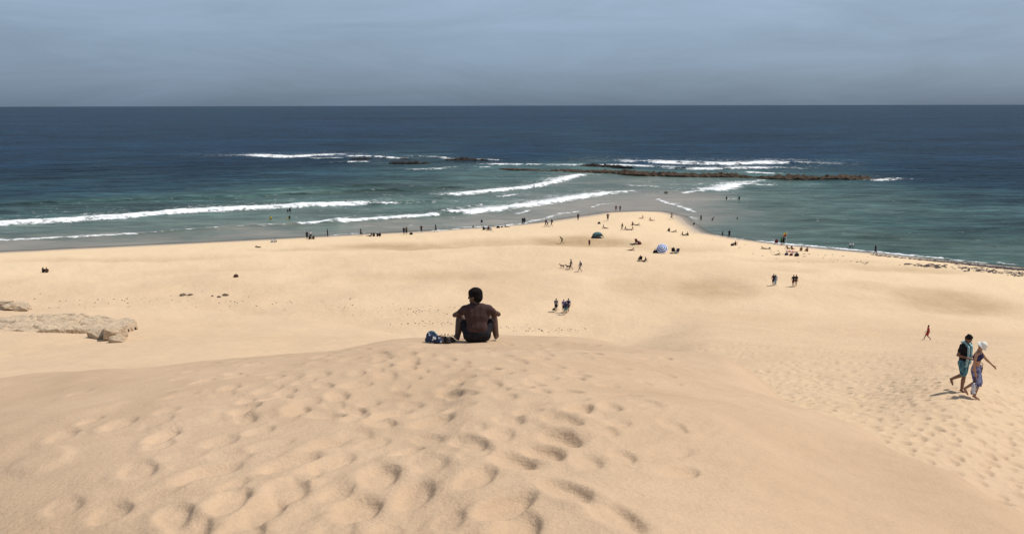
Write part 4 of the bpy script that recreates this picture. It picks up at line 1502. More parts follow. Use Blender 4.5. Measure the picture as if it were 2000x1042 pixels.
# ---- the walking couple
mp_ = hit(1876, 763)
wm = empty('person', (mp_.x, mp_.y, mp_.z - .01), -R(148), 1.03)
tag(wm, 'barefoot man in black shirt with turquoise towel round his neck walking beside the woman', 'person')
obj('body', pmesh('walking_man', 'body'), skin((.19, .10, .066)), wm)
obj('shirt', pmesh('walking_man', 'shirt'), cloth(C_['K']), wm)
TEAL = simple('teal_print', (.10, .30, .36), .9, .2, 26.0, .1, rgb2=(.42, .55, .58))
obj('towel', pmesh('walking_man', 'scarf'), TEAL, wm)
obj('shorts', pmesh('walking_man', 'shorts'), simple('teal_shorts', (.12, .30, .33), .9, .2, 14.0, .1, rgb2=(.035, .075, .13)), wm)
obj('hair', pmesh('walking_man', 'hair'), BLACKHAIR, wm)
eyes(wm, 'walking_man')
wp_ = hit(1899, 777)
ww_ = empty('person', (wp_.x, wp_.y, wp_.z - .01), -R(135), 1.0)
tag(ww_, 'woman in white bucket hat, navy top and blue wrap skirt walking barefoot down the dune', 'person')
obj('body', pmesh('walking_woman', 'body'), skin((.36, .205, .14)), ww_)
obj('bikini_top', pmesh('walking_woman', 'bikini_top'), cloth((.035, .035, .10)), ww_)
obj('wrap_skirt', pmesh('walking_woman', 'sarong'), simple('wrap_cloth', (.05, .05, .15), .9, .2, 11.0, .1, rgb2=(.24, .27, .42)), ww_)
obj('hair', pmesh('walking_woman', 'hair'), simple('fair_hair', (.22, .14, .08), .6, .2, 30.0), ww_)
obj('bucket_hat', pmesh('walking_woman', 'hat'), simple('white_hat', (.74, .72, .66), .9, .05, 20.0), ww_)
eyes(ww_, 'walking_woman')


def local_pt(root, q):
    return Matrix.Translation(root.location) @ root.rotation_euler.to_matrix().to_4x4() @ Matrix.Scale(root.scale[0], 4) @ Vector(q)


h_ = local_pt(ww_, POSES['walking_woman']['wr_r'] + V(0, .01, -.12))
cb = empty('carrier_bag', (h_.x, h_.y, h_.z - .50), -R(120))
tag(cb, 'white carry bag with dark straps hanging from the woman\'s hand', 'bag')
pm = PM().ell((0, 0, .17), (.16, .07, .16)).cap((-.11, 0, .06), (.11, 0, .06), .06, .06).ell((.03, 0, .26), (.10, .05, .07))
obj('bag_body', pm.fused('carrier_body', .015, 2), simple('bag_white', (.55, .54, .58), .8, .12, 9.0), cb)
for s in (-1, 1):
    obj('strap', PM().path([V(s * .10, s * .045, .02), V(s * .10, s * .05, .24), V(s * .04, 0, .42), V(0, 0, .51)], .011).mesh('strap'), cloth(C_['B']), cb)
obj('base_trim', PM().path([V(-.15, -.06, .03), V(.15, -.06, .03), V(.15, .06, .03), V(-.15, .06, .03), V(-.15, -.06, .03)], .012).mesh('base_trim'), cloth((.12, .06, .04)), cb)
h2_ = local_pt(ww_, POSES['walking_woman']['pelvis'] + V(-.235, .02, -.12))
pb = empty('waist_pouch', (h2_.x, h2_.y, h2_.z - .09), -R(140))
tag(pb, 'brown leather pouch hanging at the woman\'s left hip', 'bag')
LEA = simple('brown_leather', (.10, .042, .022), .5, .2, 14.0, .4)
obj('pouch_body', PM().box((0, 0, .09), (.075, .19, .17)).mesh('pouch_body', True, .03), LEA, pb)
obj('flap', PM().box((-.004, 0, .135), (.09, .195, .095)).mesh('pouch_flap', True, .025), LEA, pb)
obj('strap', PM().path([V(0, -.09, .16), V(.03, -.10, .30), V(.10, -.05, .36), V(.10, .05, .36), V(.03, .10, .30), V(0, .09, .16)], .009).mesh('strap'), LEA, pb)

# ---- the boy and the walkers on the middle beach
person(1811, 663, 'walk', -70, 'boy in red shirt and red shorts walking alone at the foot of the dune', 'shirt:R', 'shorts:R', 'D', s=.86)
GW = 'walkers crossing the middle of the beach'
person(1086, 608, 'walk', 4, 'man in dark grey shirt carrying a black bag down the beach', 'shirt:G', 'shorts:K', 'D', group=GW)
p = hit(1083, 608)


def bag(u, v, sz, col, label, group=None, rz=0.3, tall=1.0, dz=0.0):
    p = hit(u, v)
    r = empty('beach_bag', (p.x, p.y, p.z - .01 + dz), rz, sz)
    tag(r, label, 'bag', group)
    pm = PM().ell((0, 0, .15 * tall), (.24, .13, .15 * tall)).cap((-.17, 0, .09), (.17, 0, .09), .09, .09).ell((.06, 0, .24 * tall), (.12, .09, .07))
    key = 'bag_body_%.1f' % tall
    if key not in PARTS:
        PARTS[key] = pm.fused('bag_body', .03, 2)
        PARTS['bag_handle'] = PM().path([V(-.12, 0, .25), V(-.09, .01, .36), V(0, .02, .40), V(.09, .01, .36), V(.12, 0, .25)], .016).mesh('bag_handle')
    obj('bag_body', PARTS[key], cloth(C_[col]), r)
    obj('handle', PARTS['bag_handle'], cloth(C_['K']), r)
    return r


bag(1082, 608, .95, 'K', 'black bag hanging low in the hand of the man in grey', dz=.16)
person(1101, 610, 'walk', 2, 'man in pale lilac shirt walking in a close group of three', 'shirt:P', 'shorts:K', 'M', group=GW)
person(1110, 609, 'walk', -4, 'tall man in violet shirt with a pack walking in the close group', 'shirt:P', 'shorts:K', 'M', s=1.04, group=GW, extra=('backpack:K',))
person(1105, 613, 'walk', 0, 'person in navy top and teal shorts at the rear of the close group', 'shirt:N', 'shorts:T', 'M', s=.95, group=GW)
person(1115, 526, 'walk', -80, 'person in dark clothes walking two dogs', 'shirt:K', 'shorts:K', 'D', group=GW)
person(1133, 530, 'walk', -70, 'walker with a dark backpack behind the dog walker', 'shirt:G', 'shorts:G', 'D', group=GW, extra=('backpack:N',))
person(1510, 557, 'walk', -8, 'person in maroon top and dark pack walking with the woman in blue', 'shirt:M', 'shorts:N', 'D', group=GW, extra=('backpack:K',))
person(1514, 557, 'stand', 8, 'person in long grey blue dress beside the maroon top', '', 'dress:S', 'M', 'long_hair:H', s=.94, group=GW)
person(1549, 559, 'walk', -6, 'man in dark shirt and plum shorts walking with a long haired woman', 'shirt:K', 'shorts:M', 'D', group=GW)
person(1554, 559, 'walk', 20, 'long haired woman in brown beside the man in plum shorts', 'shirt:B', 'swimwear:B', 'M', 'long_hair:H', s=1.0, group=GW)


def dog(u, v, heading, label, s):
    p = hit(u, v)
    r = empty('dog', (p.x, p.y, p.z - .01), -R(heading), s)
    tag(r, label, 'dog', 'dogs out with the dog walker')
    if 'dog' not in PARTS:
        pm = PM()
        pm.cap((0, .20, .46), (0, -.05, .44), .135, .115)
        pm.cap((0, -.05, .44), (0, -.26, .46), .112, .105)
        pm.cap((0, .26, .52), (0, .42, .66), .085, .065)
        pm.ell((0, .47, .69), (.075, .095, .075))
        pm.cap((0, .52, .675), (0, .62, .65), .048, .034)
        for q in (-1, 1):
            pm.cap((q * .055, .42, .74), (q * .085, .40, .66), .025, .018)
            pm.cap((q * .08, .22, .40), (q * .085, .21, .22), .058, .034)
            pm.cap((q * .085, .21, .22), (q * .085, .23, .03), .034, .028)
            pm.cap((q * .085, .23, .03), (q * .085, .27, .025), .030, .026)
            pm.cap((q * .08, -.27, .42), (q * .085, -.19, .26), .078, .046)
            pm.cap((q * .085, -.19, .26), (q * .085, -.31, .16), .042, .030)
            pm.cap((q * .085, -.31, .16), (q * .085, -.28, .03), .030, .026)
            pm.cap((q * .085, -.28, .03), (q * .085, -.24, .025), .030, .026)
        pm.cap((0, -.34, .50), (0, -.46, .44), .030, .024)
        pm.cap((0, -.46, .44), (0, -.56, .46), .024, .014)
        PARTS['dog'] = pm.fused('dog_body', .018, 2)
    obj('body', PARTS['dog'], simple('dog_fur', (.05, .03, .018), .9, .3, 14), r)
    obj('collar', PM().cap((0, .33, .575), (0, .345, .59), .088, .086).mesh('collar'), cloth(C_['R']), r)


dog(1098, 523, -82, 'dark brown dog trotting ahead of its walker', .9)
dog(1110, 525, -75, 'dark brown dog close by the walker\'s legs', 1.0)

# ---- left beach
GS = 'people sitting on the beach'
person(84, 532, 'sit', 10, 'person in dark clothes sitting alone with a companion far from the water', 'shirt:K', 'shorts:K', 'D', 'long_hair:H', group=GS)
person(91, 532, 'sit', -12, 'person in brown top sitting beside the dark clad companion far from the water', 'shirt:B', 'shorts:K', 'M', group=GS)
bag(461, 541, 1.5, 'B', 'dark beach bag left alone on the empty left beach')


def towel(u, v, col, label, group='towels on the beach', rz=0.2, w=.9, L=1.8, col2=None):
    p = hit(u, v)
    r = empty('towel', (p.x, p.y, p.z), rz)
    tag(r, label, 'towel', group)
    n1_, n2_ = 8, 14
    vs, fs = [], []
    ca, sa = math.cos(rz), math.sin(rz)
    for lay in (0, 1):
        for i in range(n1_ + 1):
            for j in range(n2_ + 1):
                x, y = (i / n1_ - .5) * w, (j / n2_ - .5) * L
                gx, gy = p.x + x * ca - y * sa, p.y + x * sa + y * ca
                vs.append((x, y, z_at(gx, gy) - p.z + .05 + .025 * vn((x * 5, y * 5, u)) - lay * .02))
    m_ = (n1_ + 1) * (n2_ + 1)
    for i in range(n1_):
        for j in range(n2_):
            k = i * (n2_ + 1) + j
            fs.append((k, k + n2_ + 1, k + n2_ + 2, k + 1))
            fs.append((m_ + k, m_ + k + 1, m_ + k + n2_ + 2, m_ + k + n2_ + 1))
    rim = [(i, 0) for i in range(n1_ + 1)] + [(n1_, j) for j in range(1, n2_ + 1)] + [(i, n2_) for i in range(n1_ - 1, -1, -1)] + [(0, j) for j in range(n2_ - 1, 0, -1)]
    ids = [i * (n2_ + 1) + j for i, j in rim]
    for a, b in zip(ids, ids[1:] + ids[:1]):
        fs.append((a, m_ + a, m_ + b, b))
    me = bpy.data.meshes.new('towel')
    me.from_pydata(vs, [], fs)
    me.update()
    obj('cloth_sheet', me, cloth(C_[col]), r)
    if col2:
        st = PM()
        for y0 in (-.7, 0.0, .7):
            x0, y1 = -w / 2 + .02, y0
            for i in range(6):
                xa = x0 + i * (w - .04) / 6
                xc = xa + (w - .04) / 12
                gx, gy = p.x + xc * ca - y1 * sa, p.y + xc * sa + y1 * ca
                st.box((xc, y1, z_at(gx, gy) - p.z + .085), ((w - .04) / 6 + .01, .16, .015))
        obj('stripe', st.mesh('stripe'), cloth(C_[col2]), r)


person(504, 483, 'supine', -60, 'person lying alone on the sand away from the shoreline', '', 'swimwear:K', 'D', group=GS)
person(531, 473, 'sit', -5, 'person in white shirt sitting near the wet sand', 'shirt:W', 'shorts:K', 'D', group=GS)
person(537, 473, 'sit', 5, 'person in white shirt sitting near the wet sand', 'shirt:W', 'shorts:K', 'D', group=GS)
GSH = 'people standing along the left shoreline'
person(600, 467, 'stand', -10, 'person in black standing by the sitting family near the wet sand', 'shirt:K', 'shorts:K', 'D', group=GSH)
person(607, 465, 'stand', 0, 'person in white top standing among the sitting family', 'shirt:W', 'shorts:K', 'D', s=.95, group=GSH)
person(604, 467.5, 'sit', 30, 'person in black sitting at the feet of the person in white', 'shirt:K', 'shorts:K', 'D', group=GS)
person(613, 467, 'sit', -40, 'person in brown sitting beside the standing white top', 'shirt:B', 'shorts:K', 'D', group=GS)
person(640, 462, 'stand', 60, 'person in black at the water edge facing along the shore', 'shirt:K', 'trousers:K', 'D', group=GSH)
person(705, 461, 'walk', 30, 'person in dark swimwear paddling behind the row of four sitters', '', 'shorts:K', 'D', group=GSH)
for u_, lb, pn, hd in ((724, 'person lying at the end of the row of four sitters', 'recline', -80), (730, 'person sitting in the row of four facing the sea', 'sit', 0),
                       (737, 'person in white cap sitting in the row of four facing the sea', 'sit', 8), (742, 'person sitting in the row of four facing the sea', 'sit', -6)):
    person(u_, 461.5, pn, hd, lb, 'shirt:K', 'shorts:K', 'D', 'hat:W' if u_ == 737 else 'hair:H', group=GS)
person(789, 458, 'stand', 5, 'person in dark shorts standing beside a taller companion at the water edge', 'shirt:K', 'shorts:N', 'D', s=.98, group=GSH)
person(794, 458, 'hips', -8, 'taller bare backed person standing with hands on hips at the water edge', '', 'shorts:K', 'D', s=1.05, group=GSH)
bag(803, 458, 1.6, 'K', 'black bag on the sand beside the hands-on-hips pair')
person(823, 454, 'hips', 0, 'person in brown at the end of a thin foam line', 'shirt:B', 'shorts:K', 'D', group=GSH)
person(851, 453, 'walk', 60, 'person in black paddling on the thin foam line', 'shirt:K', 'shorts:K', 'D', s=1.05, group=GSH)
# family on the shore with a cool box
person(941, 441, 'stand', 10, 'wader with white shorts standing behind the family with the white box', 'shirt:K', 'shorts:W', 'D', group=GSH, imm=.1)
person(924, 444, 'stand', 0, 'child up to the waist in the shallow wash', '', 'shorts:N', 'D', s=.6, imm=.45)
person(944, 449, 'sit', 20, 'person in dark top sitting left of the white cool box', 'shirt:K', 'shorts:K', 'D', group=GS)
person(954, 449, 'sit', 0, 'person in maroon top sitting right of the white cool box', 'shirt:M', 'shorts:K', 'D', s=1.1, group=GS)
person(959, 449, 'sit', -10, 'person in white top sitting at the tan towel', 'shirt:W', 'shorts:N', 'D', s=1.1, group=GS)
towel(957, 451, 'C', 'tan towel under the family by the white cool box', rz=1.3)


def coolbox(u, v, label):
    p = hit(u, v)
    r = empty('cool_box', (p.x, p.y, p.z - .01), .2, 1.3)
    tag(r, label, 'cool box')
    obj('box_body', PM().box((0, 0, .19), (.60, .38, .36)).mesh('box_body', True, .03), cloth(C_['W']), r)
    obj('lid', PM().box((0, 0, .41), (.63, .41, .08)).mesh('lid', True, .025), cloth((.6, .62, .66)), r)
    obj('handle', PM().path([V(-.33, -.1, .30), V(-.37, -.1, .46), V(-.37, .1, .46), V(-.33, .1, .30)], .018).mesh('handle'), cloth(C_['G']), r)


coolbox(949, 448, 'white cool box standing between sitters at the shoreline')
bag(973, 445, 1.7, 'K', 'low black bag at the waterline right of the cool box')
bag(980, 444, 1.0, 'N', 'small navy bag between the black bag and a sunbather')
person(988, 443.5, 'recline', 75, 'sunbather lying back at the waterline next to small bags', '', 'swimwear:K', 'D', group=GS)
# the spit
person(1021, 438, 'stand', 0, 'person in black standing close to a companion on the wet sand of the spit', 'shirt:K', 'trousers:K', 'D', group=GSH)
person(1024.5, 438, 'stand', -10, 'companion in navy standing close by on the wet sand of the spit', 'shirt:N', 'shorts:N', 'D', group=GSH)
person(1066, 442, 'walk', -70, 'walker in black at the front of a trio on the spit', 'shirt:K', 'shorts:K', 'D', group=GW, extra=('backpack:K',))
person(1070, 442, 'walk', -75, 'walker in white shirt in the trio on the spit', 'shirt:W', 'shorts:K', 'D', group=GW, s=.97)
person(1077.5, 442, 'walk', -70, 'walker with black pack at the rear of the trio on the spit', 'shirt:K', 'shorts:N', 'D', group=GW, extra=('backpack:K',))
person(1129, 430, 'armup', 20, 'person in black raising one arm beside the wet edge of the spit', 'shirt:K', 'trousers:K', 'D', group=GSH)
person(1187, 431, 'hips', 0, 'person in dark brown standing on dry sand near the tip of the spit', 'shirt:B', 'shorts:K', 'D', s=1.05, group=GSH)
person(1203, 413, 'walk', -20, 'person in pink red skirt on the wet tip of the spit', 'shirt:M', 'shorts:R', 'M', s=1.0, group=GSH)
person(1211, 413, 'hips', 0, 'bare backed person with pale shorts on the wet tip of the spit', '', 'shorts:G', 'D', s=1.0, group=GSH)
person(1098, 476, 'bent', -75, 'person bending forward while walking across the dark hollow', 'shirt:B', 'shorts:B', 'D', group=GW)
person(1151, 481, 'stand', 170, 'small child standing in the dark hollow near the blue sunshade', 'shirt:M', 'shorts:K', 'M', s=.8, group=GW)
bag(1170, 437, 1.5, 'K', 'dark bag alone on dry sand behind the blue sunshade')
person(1180, 446, 'recline', 95, 'sunbather reclining just behind the blue sunshade', '', 'swimwear:N', 'M', group=GS)
person(1215, 450, 'walk', -60, 'person in black standing left of a reclining couple', 'shirt:K', 'shorts:K', 'D', group=GW)
person(1223, 449, 'recline', 85, 'sunbather reclining toward a second one near the person in black', '', 'swimwear:K', 'D', group=GS)
person(1234, 449, 'recline', -85, 'sunbather facing the first near the person in black', '', 'swimwear:K', 'M', group=GS)
person(1235, 440, 'sit', 40, 'person sitting with a lying companion on the upper spit', '', 'swimwear:M', 'M', group=GS)
person(1243, 440, 'prone', 95, 'companion lying face down on the upper spit', '', 'swimwear:K', 'D', group=GS)
person(1254, 427, 'recline', -85, 'lone sunbather nearest the tip of the spit', '', 'swimwear:K', 'M', group=GS)
person(1271, 431, 'recline', 85, 'lone sunbather with legs stretched right on the spit', '', 'swimwear:N', 'M', group=GS)
person(1312, 429, 'run', -60, 'tanned man running at the right edge of the spit', '', 'shorts:N', 'M', s=1.05, group=GW)
person(1307, 452, 'sit', -10, 'person in black sitting next to a prone sunbather above the right shore', 'shirt:K', 'shorts:K', 'D', group=GS)
person(1315, 453, 'prone', 90, 'sunbather lying prone next to a sitter in black', '', 'swimwear:K', 'D', group=GS)
person(1334, 460, 'recline', 80, 'reclining sunbather opposite a sitter near the white pole', '', 'swimwear:K', 'D', group=GS)
person(1344, 460, 'sit', -80, 'sitter in white cap opposite a recliner near the white pole', 'shirt:B', 'shorts:K', 'D', 'hat:W', group=GS)


def beach_chair(u, v, heading, col, label, s=1.0, dz=0.0):
    p = hit(u, v)
    r = empty('beach_chair', (p.x, p.y, p.z - .01 + dz), -R(heading), s)
    tag(r, label, 'chair', 'folding beach chairs')
    if 'chair_seat' not in PARTS:
        PARTS['chair_seat'] = PM().box((0, .10, .30), (.56, .52, .04)).mesh('seat', True, .012)
        PARTS['chair_back'] = PM().box((0, -.26, .62), (.56, .05, .68), Matrix.Rotation(R(18), 3, 'X')).mesh('backrest', True, .015)
        PARTS['chair_leg'] = PM().cap((0, .36, 0), (0, -.12, .46), .018, .018, 6).cap((0, -.34, 0), (0, .30, .32), .018, .018, 6).mesh('leg')
        PARTS['chair_arm'] = PM().box((0, .05, .48), (.06, .50, .03)).mesh('armrest', True, .008)
    obj('seat', PARTS['chair_seat'], cloth(C_[col]), r)
    obj('backrest', PARTS['chair_back'], cloth(C_[col]), r)
    for q in (-.29, .29):
        obj('leg', PARTS['chair_leg'], cloth(C_['G']), r, (q, 0, 0))
        obj('armrest', PARTS['chair_arm'], cloth(C_['G']), r, (q, 0, 0))


# chairs and their sitters
beach_chair(1244, 476, 60, 'M', 'dark maroon beach chair with a hunched sitter near the umbrella', 1.1)
person(1244, 476, 'chair', 60, 'person hunched in the dark maroon beach chair', 'shirt:M', 'shorts:K', 'D', 'hat:C', group=GS)
bag(1249, 477, 1.7, 'M', 'plum bag heaped beside the maroon beach chair')
person(1238, 477, 'supine', 80, 'person lying in front of the maroon beach chair', '', 'swimwear:K', 'D', group=GS)
person(1231, 489, 'prone', 88, 'sunbather lying prone alone below the maroon chair', '', 'swimwear:K', 'M', group=GS)
beach_chair(1250, 510, -15, 'K', 'black beach chair with its sitter below the prone sunbather')
person(1250, 510, 'chair', -15, 'person in black sitting upright in the black beach chair', 'shirt:K', 'shorts:G', 'D', group=GS, s=.95)
person(1259, 511, 'recline', -60, 'person reclining on the sand at the foot of the black beach chair', 'shirt:K', 'shorts:K', 'D', group=GS)
beach_chair(1315, 494, 20, 'K', 'black beach chair right of the blue umbrella', 1.1)
person(1315, 494, 'chair', 20, 'person in dark shirt in the chair right of the umbrella', 'shirt:B', 'shorts:K', 'D', group=GS)
beach_chair(1323, 494, -10, 'N', 'navy beach chair standing empty beside the black one', 1.0)
bag(1321, 494, 1.5, 'W', 'white bag set between the two chairs right of the umbrella', dz=.05)
bag(1280, 494, 2.0, 'K', 'dark bag heaped in the shade left of the umbrella')
person(1284, 493.5, 'sit', 20, 'person in dark clothes sitting in the umbrella shade', 'shirt:K', 'shorts:K', 'D', group=GS)


def ring_mat():
    m, n, l, b = new_mat('umbrella_print')
    t = N(n, 'ShaderNodeTexCoord')
    sp = N(n, 'ShaderNodeSeparateXYZ')
    l.new(t.outputs['Object'], sp.inputs[0])
    rr = mathn(n, l, 'SQRT', mathn(n, l, 'ADD', mathn(n, l, 'POWER', sp.outputs[0], 2.0), mathn(n, l, 'POWER', sp.outputs[1], 2.0)))
    w = mathn(n, l, 'FRACT', mathn(n, l, 'MULTIPLY', rr, 2.9))
    g = mathn(n, l, 'GREATER_THAN', w, 0.48)
    l.new(mixc(n, l, g, (.045, .10, .36), (.70, .74, .82)), b.inputs['Base Color'])
    b.inputs['Roughness'].default_value = .8
    return m


def umbrella(u, v, label):
    p = hit(u, v)
    r = empty('beach_umbrella', (p.x, p.y, p.z - .02), 0, 1.0)
    tag(r, label, 'umbrella')
    M = Matrix.Rotation(R(52), 3, 'X') @ Matrix.Identity(3)
    M = Matrix.Rotation(R(-14), 3, 'Z') @ M
    topc = V(0, .05, .86)
    RAD, n_, rings = 1.02, 8, 5
    vs, fs = [], []
    vs.append(V(0, 0, .42))
    for i in range(1, rings + 1):
        f = i / rings
        for k in range(n_ * 4):
            a = 2 * math.pi * k / (n_ * 4)
            sec = (k % 4) / 4.0
            dip = 1 - .055 * math.sin(math.pi * sec)
            poly = math.cos(math.pi / n_) / math.cos((a % (2 * math.pi / n_)) - math.pi / n_)
            rad = RAD * f * poly * 1.04
            vs.append(V(rad * math.cos(a), rad * math.sin(a), .42 * (1 - f ** 1.7) * dip))
    K = n_ * 4
    for k in range(K):
        fs.append((0, 1 + k, 1 + (k + 1) % K))
    for i in range(rings - 1):
        for k in range(K):
            a, b = 1 + i * K + k, 1 + i * K + (k + 1) % K
            fs.append((a, a + K, b + K, b))
    me = bpy.data.meshes.new('canopy')
    me.from_pydata([tuple(q) for q in vs], [], fs)
    me.update()
    e = M.to_euler()
    can = obj('canopy', me, ring_mat(), r, topc, e)
    for k in range(n_):
        a = 2 * math.pi * k / n_
        rb = PM().path([V(0, 0, .38), V(.6 * math.cos(a), .6 * math.sin(a), .27), V(RAD * math.cos(a), RAD * math.sin(a), -.01)], .009, 5)
        obj('rib', rb.mesh('rib'), cloth(C_['G']), can)
    obj('pole', PM().cap(topc + M @ V(0, 0, .5), topc - M @ V(0, 0, 1.2), .02, .02, 8).mesh('pole'), cloth(C_['W']), r)


umbrella(1293, 494, 'blue and white ringed beach umbrella tilted on the sand')


def sunshade(u, v, label):
    p = hit(u, v)
    r = empty('beach_tent', (p.x, p.y, p.z - .02), R(6), .84)
    tag(r, label, 'tent')
    TM = simple('tent_blue', (.045, .105, .135), .8, .2, 5.0, .2, rgb2=(.08, .16, .17))

    def arch(y, t):                                            # y across depth -1..1, t along the arch 0..1
        a = math.pi * t
        h = 1.42 * (1 - .22 * y * y)
        w = 1.18 * (1 - .06 * y)
        return V(-w * math.cos(a), y * .95, h * math.sin(a) ** .55)
    n_, m_ = 20, 8
    vs, fs = [], []
    for lay in (0, .025):
        for i in range(n_ + 1):
            for j in range(m_ + 1):
                t = .05 + .90 * i / n_
                q = arch(2 * j / m_ - 1, t)
                q = q * (1 + lay * .8) + V(0, 0, .03 * vn(q, 2.5))
                vs.append(q)
    o_ = (n_ + 1) * (m_ + 1)
    for i in range(n_):
        for j in range(m_):
            k = i * (m_ + 1) + j
            front_gap = j < 3 and (4 <= i <= 15) and False
            if not front_gap:
                fs.append((k, k + 1, k + m_ + 2, k + m_ + 1))
                fs.append((o_ + k, o_ + k + m_ + 1, o_ + k + m_ + 2, o_ + k + 1))
    me = bpy.data.meshes.new('canopy')
    me.from_pydata([tuple(q) for q in vs], [], fs)
    me.update()
    me.polygons.foreach_set('use_smooth', np.ones(len(me.polygons), bool))
    obj('canopy', me, TM, r)
    for y in (-1, 1):
        pl = [arch(y, t / 14) * 1.03 for t in range(15)]
        obj('pole', PM().path(pl, .016, 6).mesh('pole'), cloth(C_['G']), r)
    bw = PM()
    pl = [arch(1, t / 14) * .99 for t in range(15)]
    bw.add([V(0, .95, .02)] + pl, [(0, k + 1, k + 2) for k in range(14)])
    obj('back_panel', bw.mesh('back_panel'), TM, r)
    vl = PM()                                                  # short valance on the near side
    pts, low = [], []
    for t in range(15):
        q = arch(-1, t / 14)
        pts.append(q)
        low.append(V(q.x * .93, q.y - .02, max(.02, q.z - (.35 if 2 < t < 12 else .0) - .12 * math.sin(t * 1.9) ** 2 * (2 < t < 12))))
    vl.add(pts + low, [(k, k + 1, k + 16, k + 15) for k in range(14)])
    obj('valance', vl.mesh('valance'), TM, r)
    obj('ground_sheet', PM().box((0, 0, .03), (2.1, 1.7, .02)).mesh('ground_sheet'), cloth((.05, .06, .07)), r)
    for q in (-1, 1):
        obj('guy_rope', PM().cap(arch(-1, .5 - q * .33) * 1.02, V(q * 1.75, -1.25, .02), .008, .008, 5).mesh('guy_rope'), cloth(C_['W']), r)


sunshade(1167, 464, 'dark blue pop-up beach sunshade pitched at the dark hollow')
person(1163, 464.5, 'sit', 170, 'person sitting in the shadow of the blue sunshade', 'shirt:K', 'shorts:K', 'D', group=GS)
bag(1158, 465, 1.5, 'K', 'dark bag leaning at the side of the blue sunshade')

# ---- right shore
GRS = 'people on the right-hand shore'


def flag(u, vtop, vbase, label, kind):
    p = hit(u, vbase)
    a0, t0 = ray(u, vtop)
    H = ZC - math.hypot(p.x, p.y) * t0 - p.z
    r = empty('flag_pole', (p.x, p.y, p.z - .15), 0)
    tag(r, label, 'flag')
    obj('pole', PM().cap((0, 0, 0), (0, 0, H + .15), .035, .028, 8).mesh('pole'), cloth(C_['W']), r)
    obj('finial', PM().ell((0, 0, H + .17), (.05, .05, .05)).mesh('finial'), cloth(C_['W']), r)
    if kind == 'guard':
        L_, W_, sx, cols = .85, .85, -1, ('Y', 'R')
    else:
        L_, W_, sx, cols = .55, .45, -1, ('K',)
    hgt = W_ / len(cols)
    for i, c in enumerate(cols):
        vs, fs = [], []
        for lay in (0, 1):
            for x in range(9):
                for z in range(3):
                    f = x / 8
                    vs.append(V(sx * f * L_ * .8, .12 * math.sin(f * 5) + lay * .012, H - i * hgt - z * hgt / 2 - .32 * f * f * L_))
        for x in range(8):
            for z in range(2):
                k = x * 3 + z
                fs.append((k, k + 1, k + 4, k + 3))
                fs.append((27 + k, 27 + k + 3, 27 + k + 4, 27 + k + 1))
        me = bpy.data.meshes.new('flag_cloth')
        me.from_pydata([tuple(q) for q in vs], [], fs)
        me.update()
        obj('flag_stripe' if len(cols) > 1 else 'flag_cloth', me, cloth(C_[c]), r)


flag(1356.5, 433, 456, 'thin white pole with a small dark flag on the right shore', 'small')
flag(1535, 452, 477, 'yellow and red flag on a white pole beside two standing guards', 'guard')
person(1369, 430, 'stand', 60, 'bather standing to the shins in the shallows off the spit', '', 'shorts:K', 'D', s=1.0, imm=.30, group=GRS)
person(1391, 430, 'bent', 90, 'bather bending in the shallows off the spit', '', 'shorts:K', 'D', s=.95, imm=.55, group=GRS)
person(1440, 427, 'stand', 20, 'swimmer with only head and shoulders out of the right bay', '', 'shorts:K', 'D', imm=1.25, group=GRS)
person(1411, 461, 'stand', -30, 'child paddling near an adult at the right shore', '', 'shorts:K', 'D', s=.75, imm=.12, group=GRS)
person(1424, 463, 'walk', 20, 'adult in black wading beside a paddling child', 'shirt:K', 'shorts:K', 'D', s=1.02, imm=.15, group=GRS)
person(1437, 479, 'sit', -30, 'person sitting by a rod on the right beach', 'shirt:B', 'shorts:K', 'M', group=GS)
bag(1430, 480, 1.5, 'K', 'black bag beside the person with the rod')
p = hit(1440, 479)
rod = empty('fishing_rod', (p.x, p.y, p.z - .1))
tag(rod, 'thin upright rod stuck in the sand by a sitter', 'rod')
obj('blank', PM().cap((0, 0, 0), (.05, .05, 2.2), .022, .010, 6).mesh('blank'), cloth(C_['G']), rod)
obj('grip', PM().cap((.006, .006, .35), (.017, .017, .75), .034, .030, 8).mesh('grip'), cloth(C_['K']), rod)
beach_chair(1516, 477, 15, 'M', 'plum beach chair at the water edge near the yellow and red flag', 1.1)
person(1516, 477, 'chair', 15, 'person in plum top sitting in the chair at the water edge', 'shirt:M', 'shorts:M', 'D', group=GS)
person(1526, 479, 'stand', -20, 'person in dark green standing left of the flag with a companion', 'shirt:E', 'shorts:K', 'D', s=1.02, group=GRS)
person(1530, 479, 'hips', 15, 'person in black standing under the yellow and red flag', 'shirt:K', 'shorts:K', 'D', s=1.05, group=GRS)
person(1494, 486, 'prone', -88, 'sunbather lying prone near a dark strip of weed below the flag', '', 'swimwear:M', 'M', group=GS)
bag(1503, 485.5, .9, 'K', 'small black bag by the prone sunbather below the flag')
towel(1545, 491, 'R', 'red towel with white bands spread on the right beach', rz=1.2, col2='W')
person(1538, 486, 'recline', 60, 'sunbather sitting up in front of the red towel', '', 'swimwear:N', 'M', group=GS)
person(1547, 487, 'recline', 50, 'sunbather in red sitting in front of the red towel', '', 'bikini:R', 'M', 'long_hair:H', group=GS)
bag(1536, 498, 1.6, 'N', 'navy bag at the left of the heap below the red towel')
bag(1545, 499, 1.5, 'M', 'maroon bag in the middle of the heap below the red towel')
bag(1556, 500, 2.0, 'K', 'large black bag at the right of the heap below the red towel')
bag(1549, 495, 1.0, 'W', 'white bag on the sand just below the red towel')
person(1516, 498, 'prone', 92, 'person lying prone left of the heap of bags', '', 'swimwear:K', 'D', group=GS, s=.9)
person(1565, 490, 'sit', 10, 'person in tan sitting apart from a companion right of the red towel', 'shirt:A', 'shorts:A', 'M', group=GS)
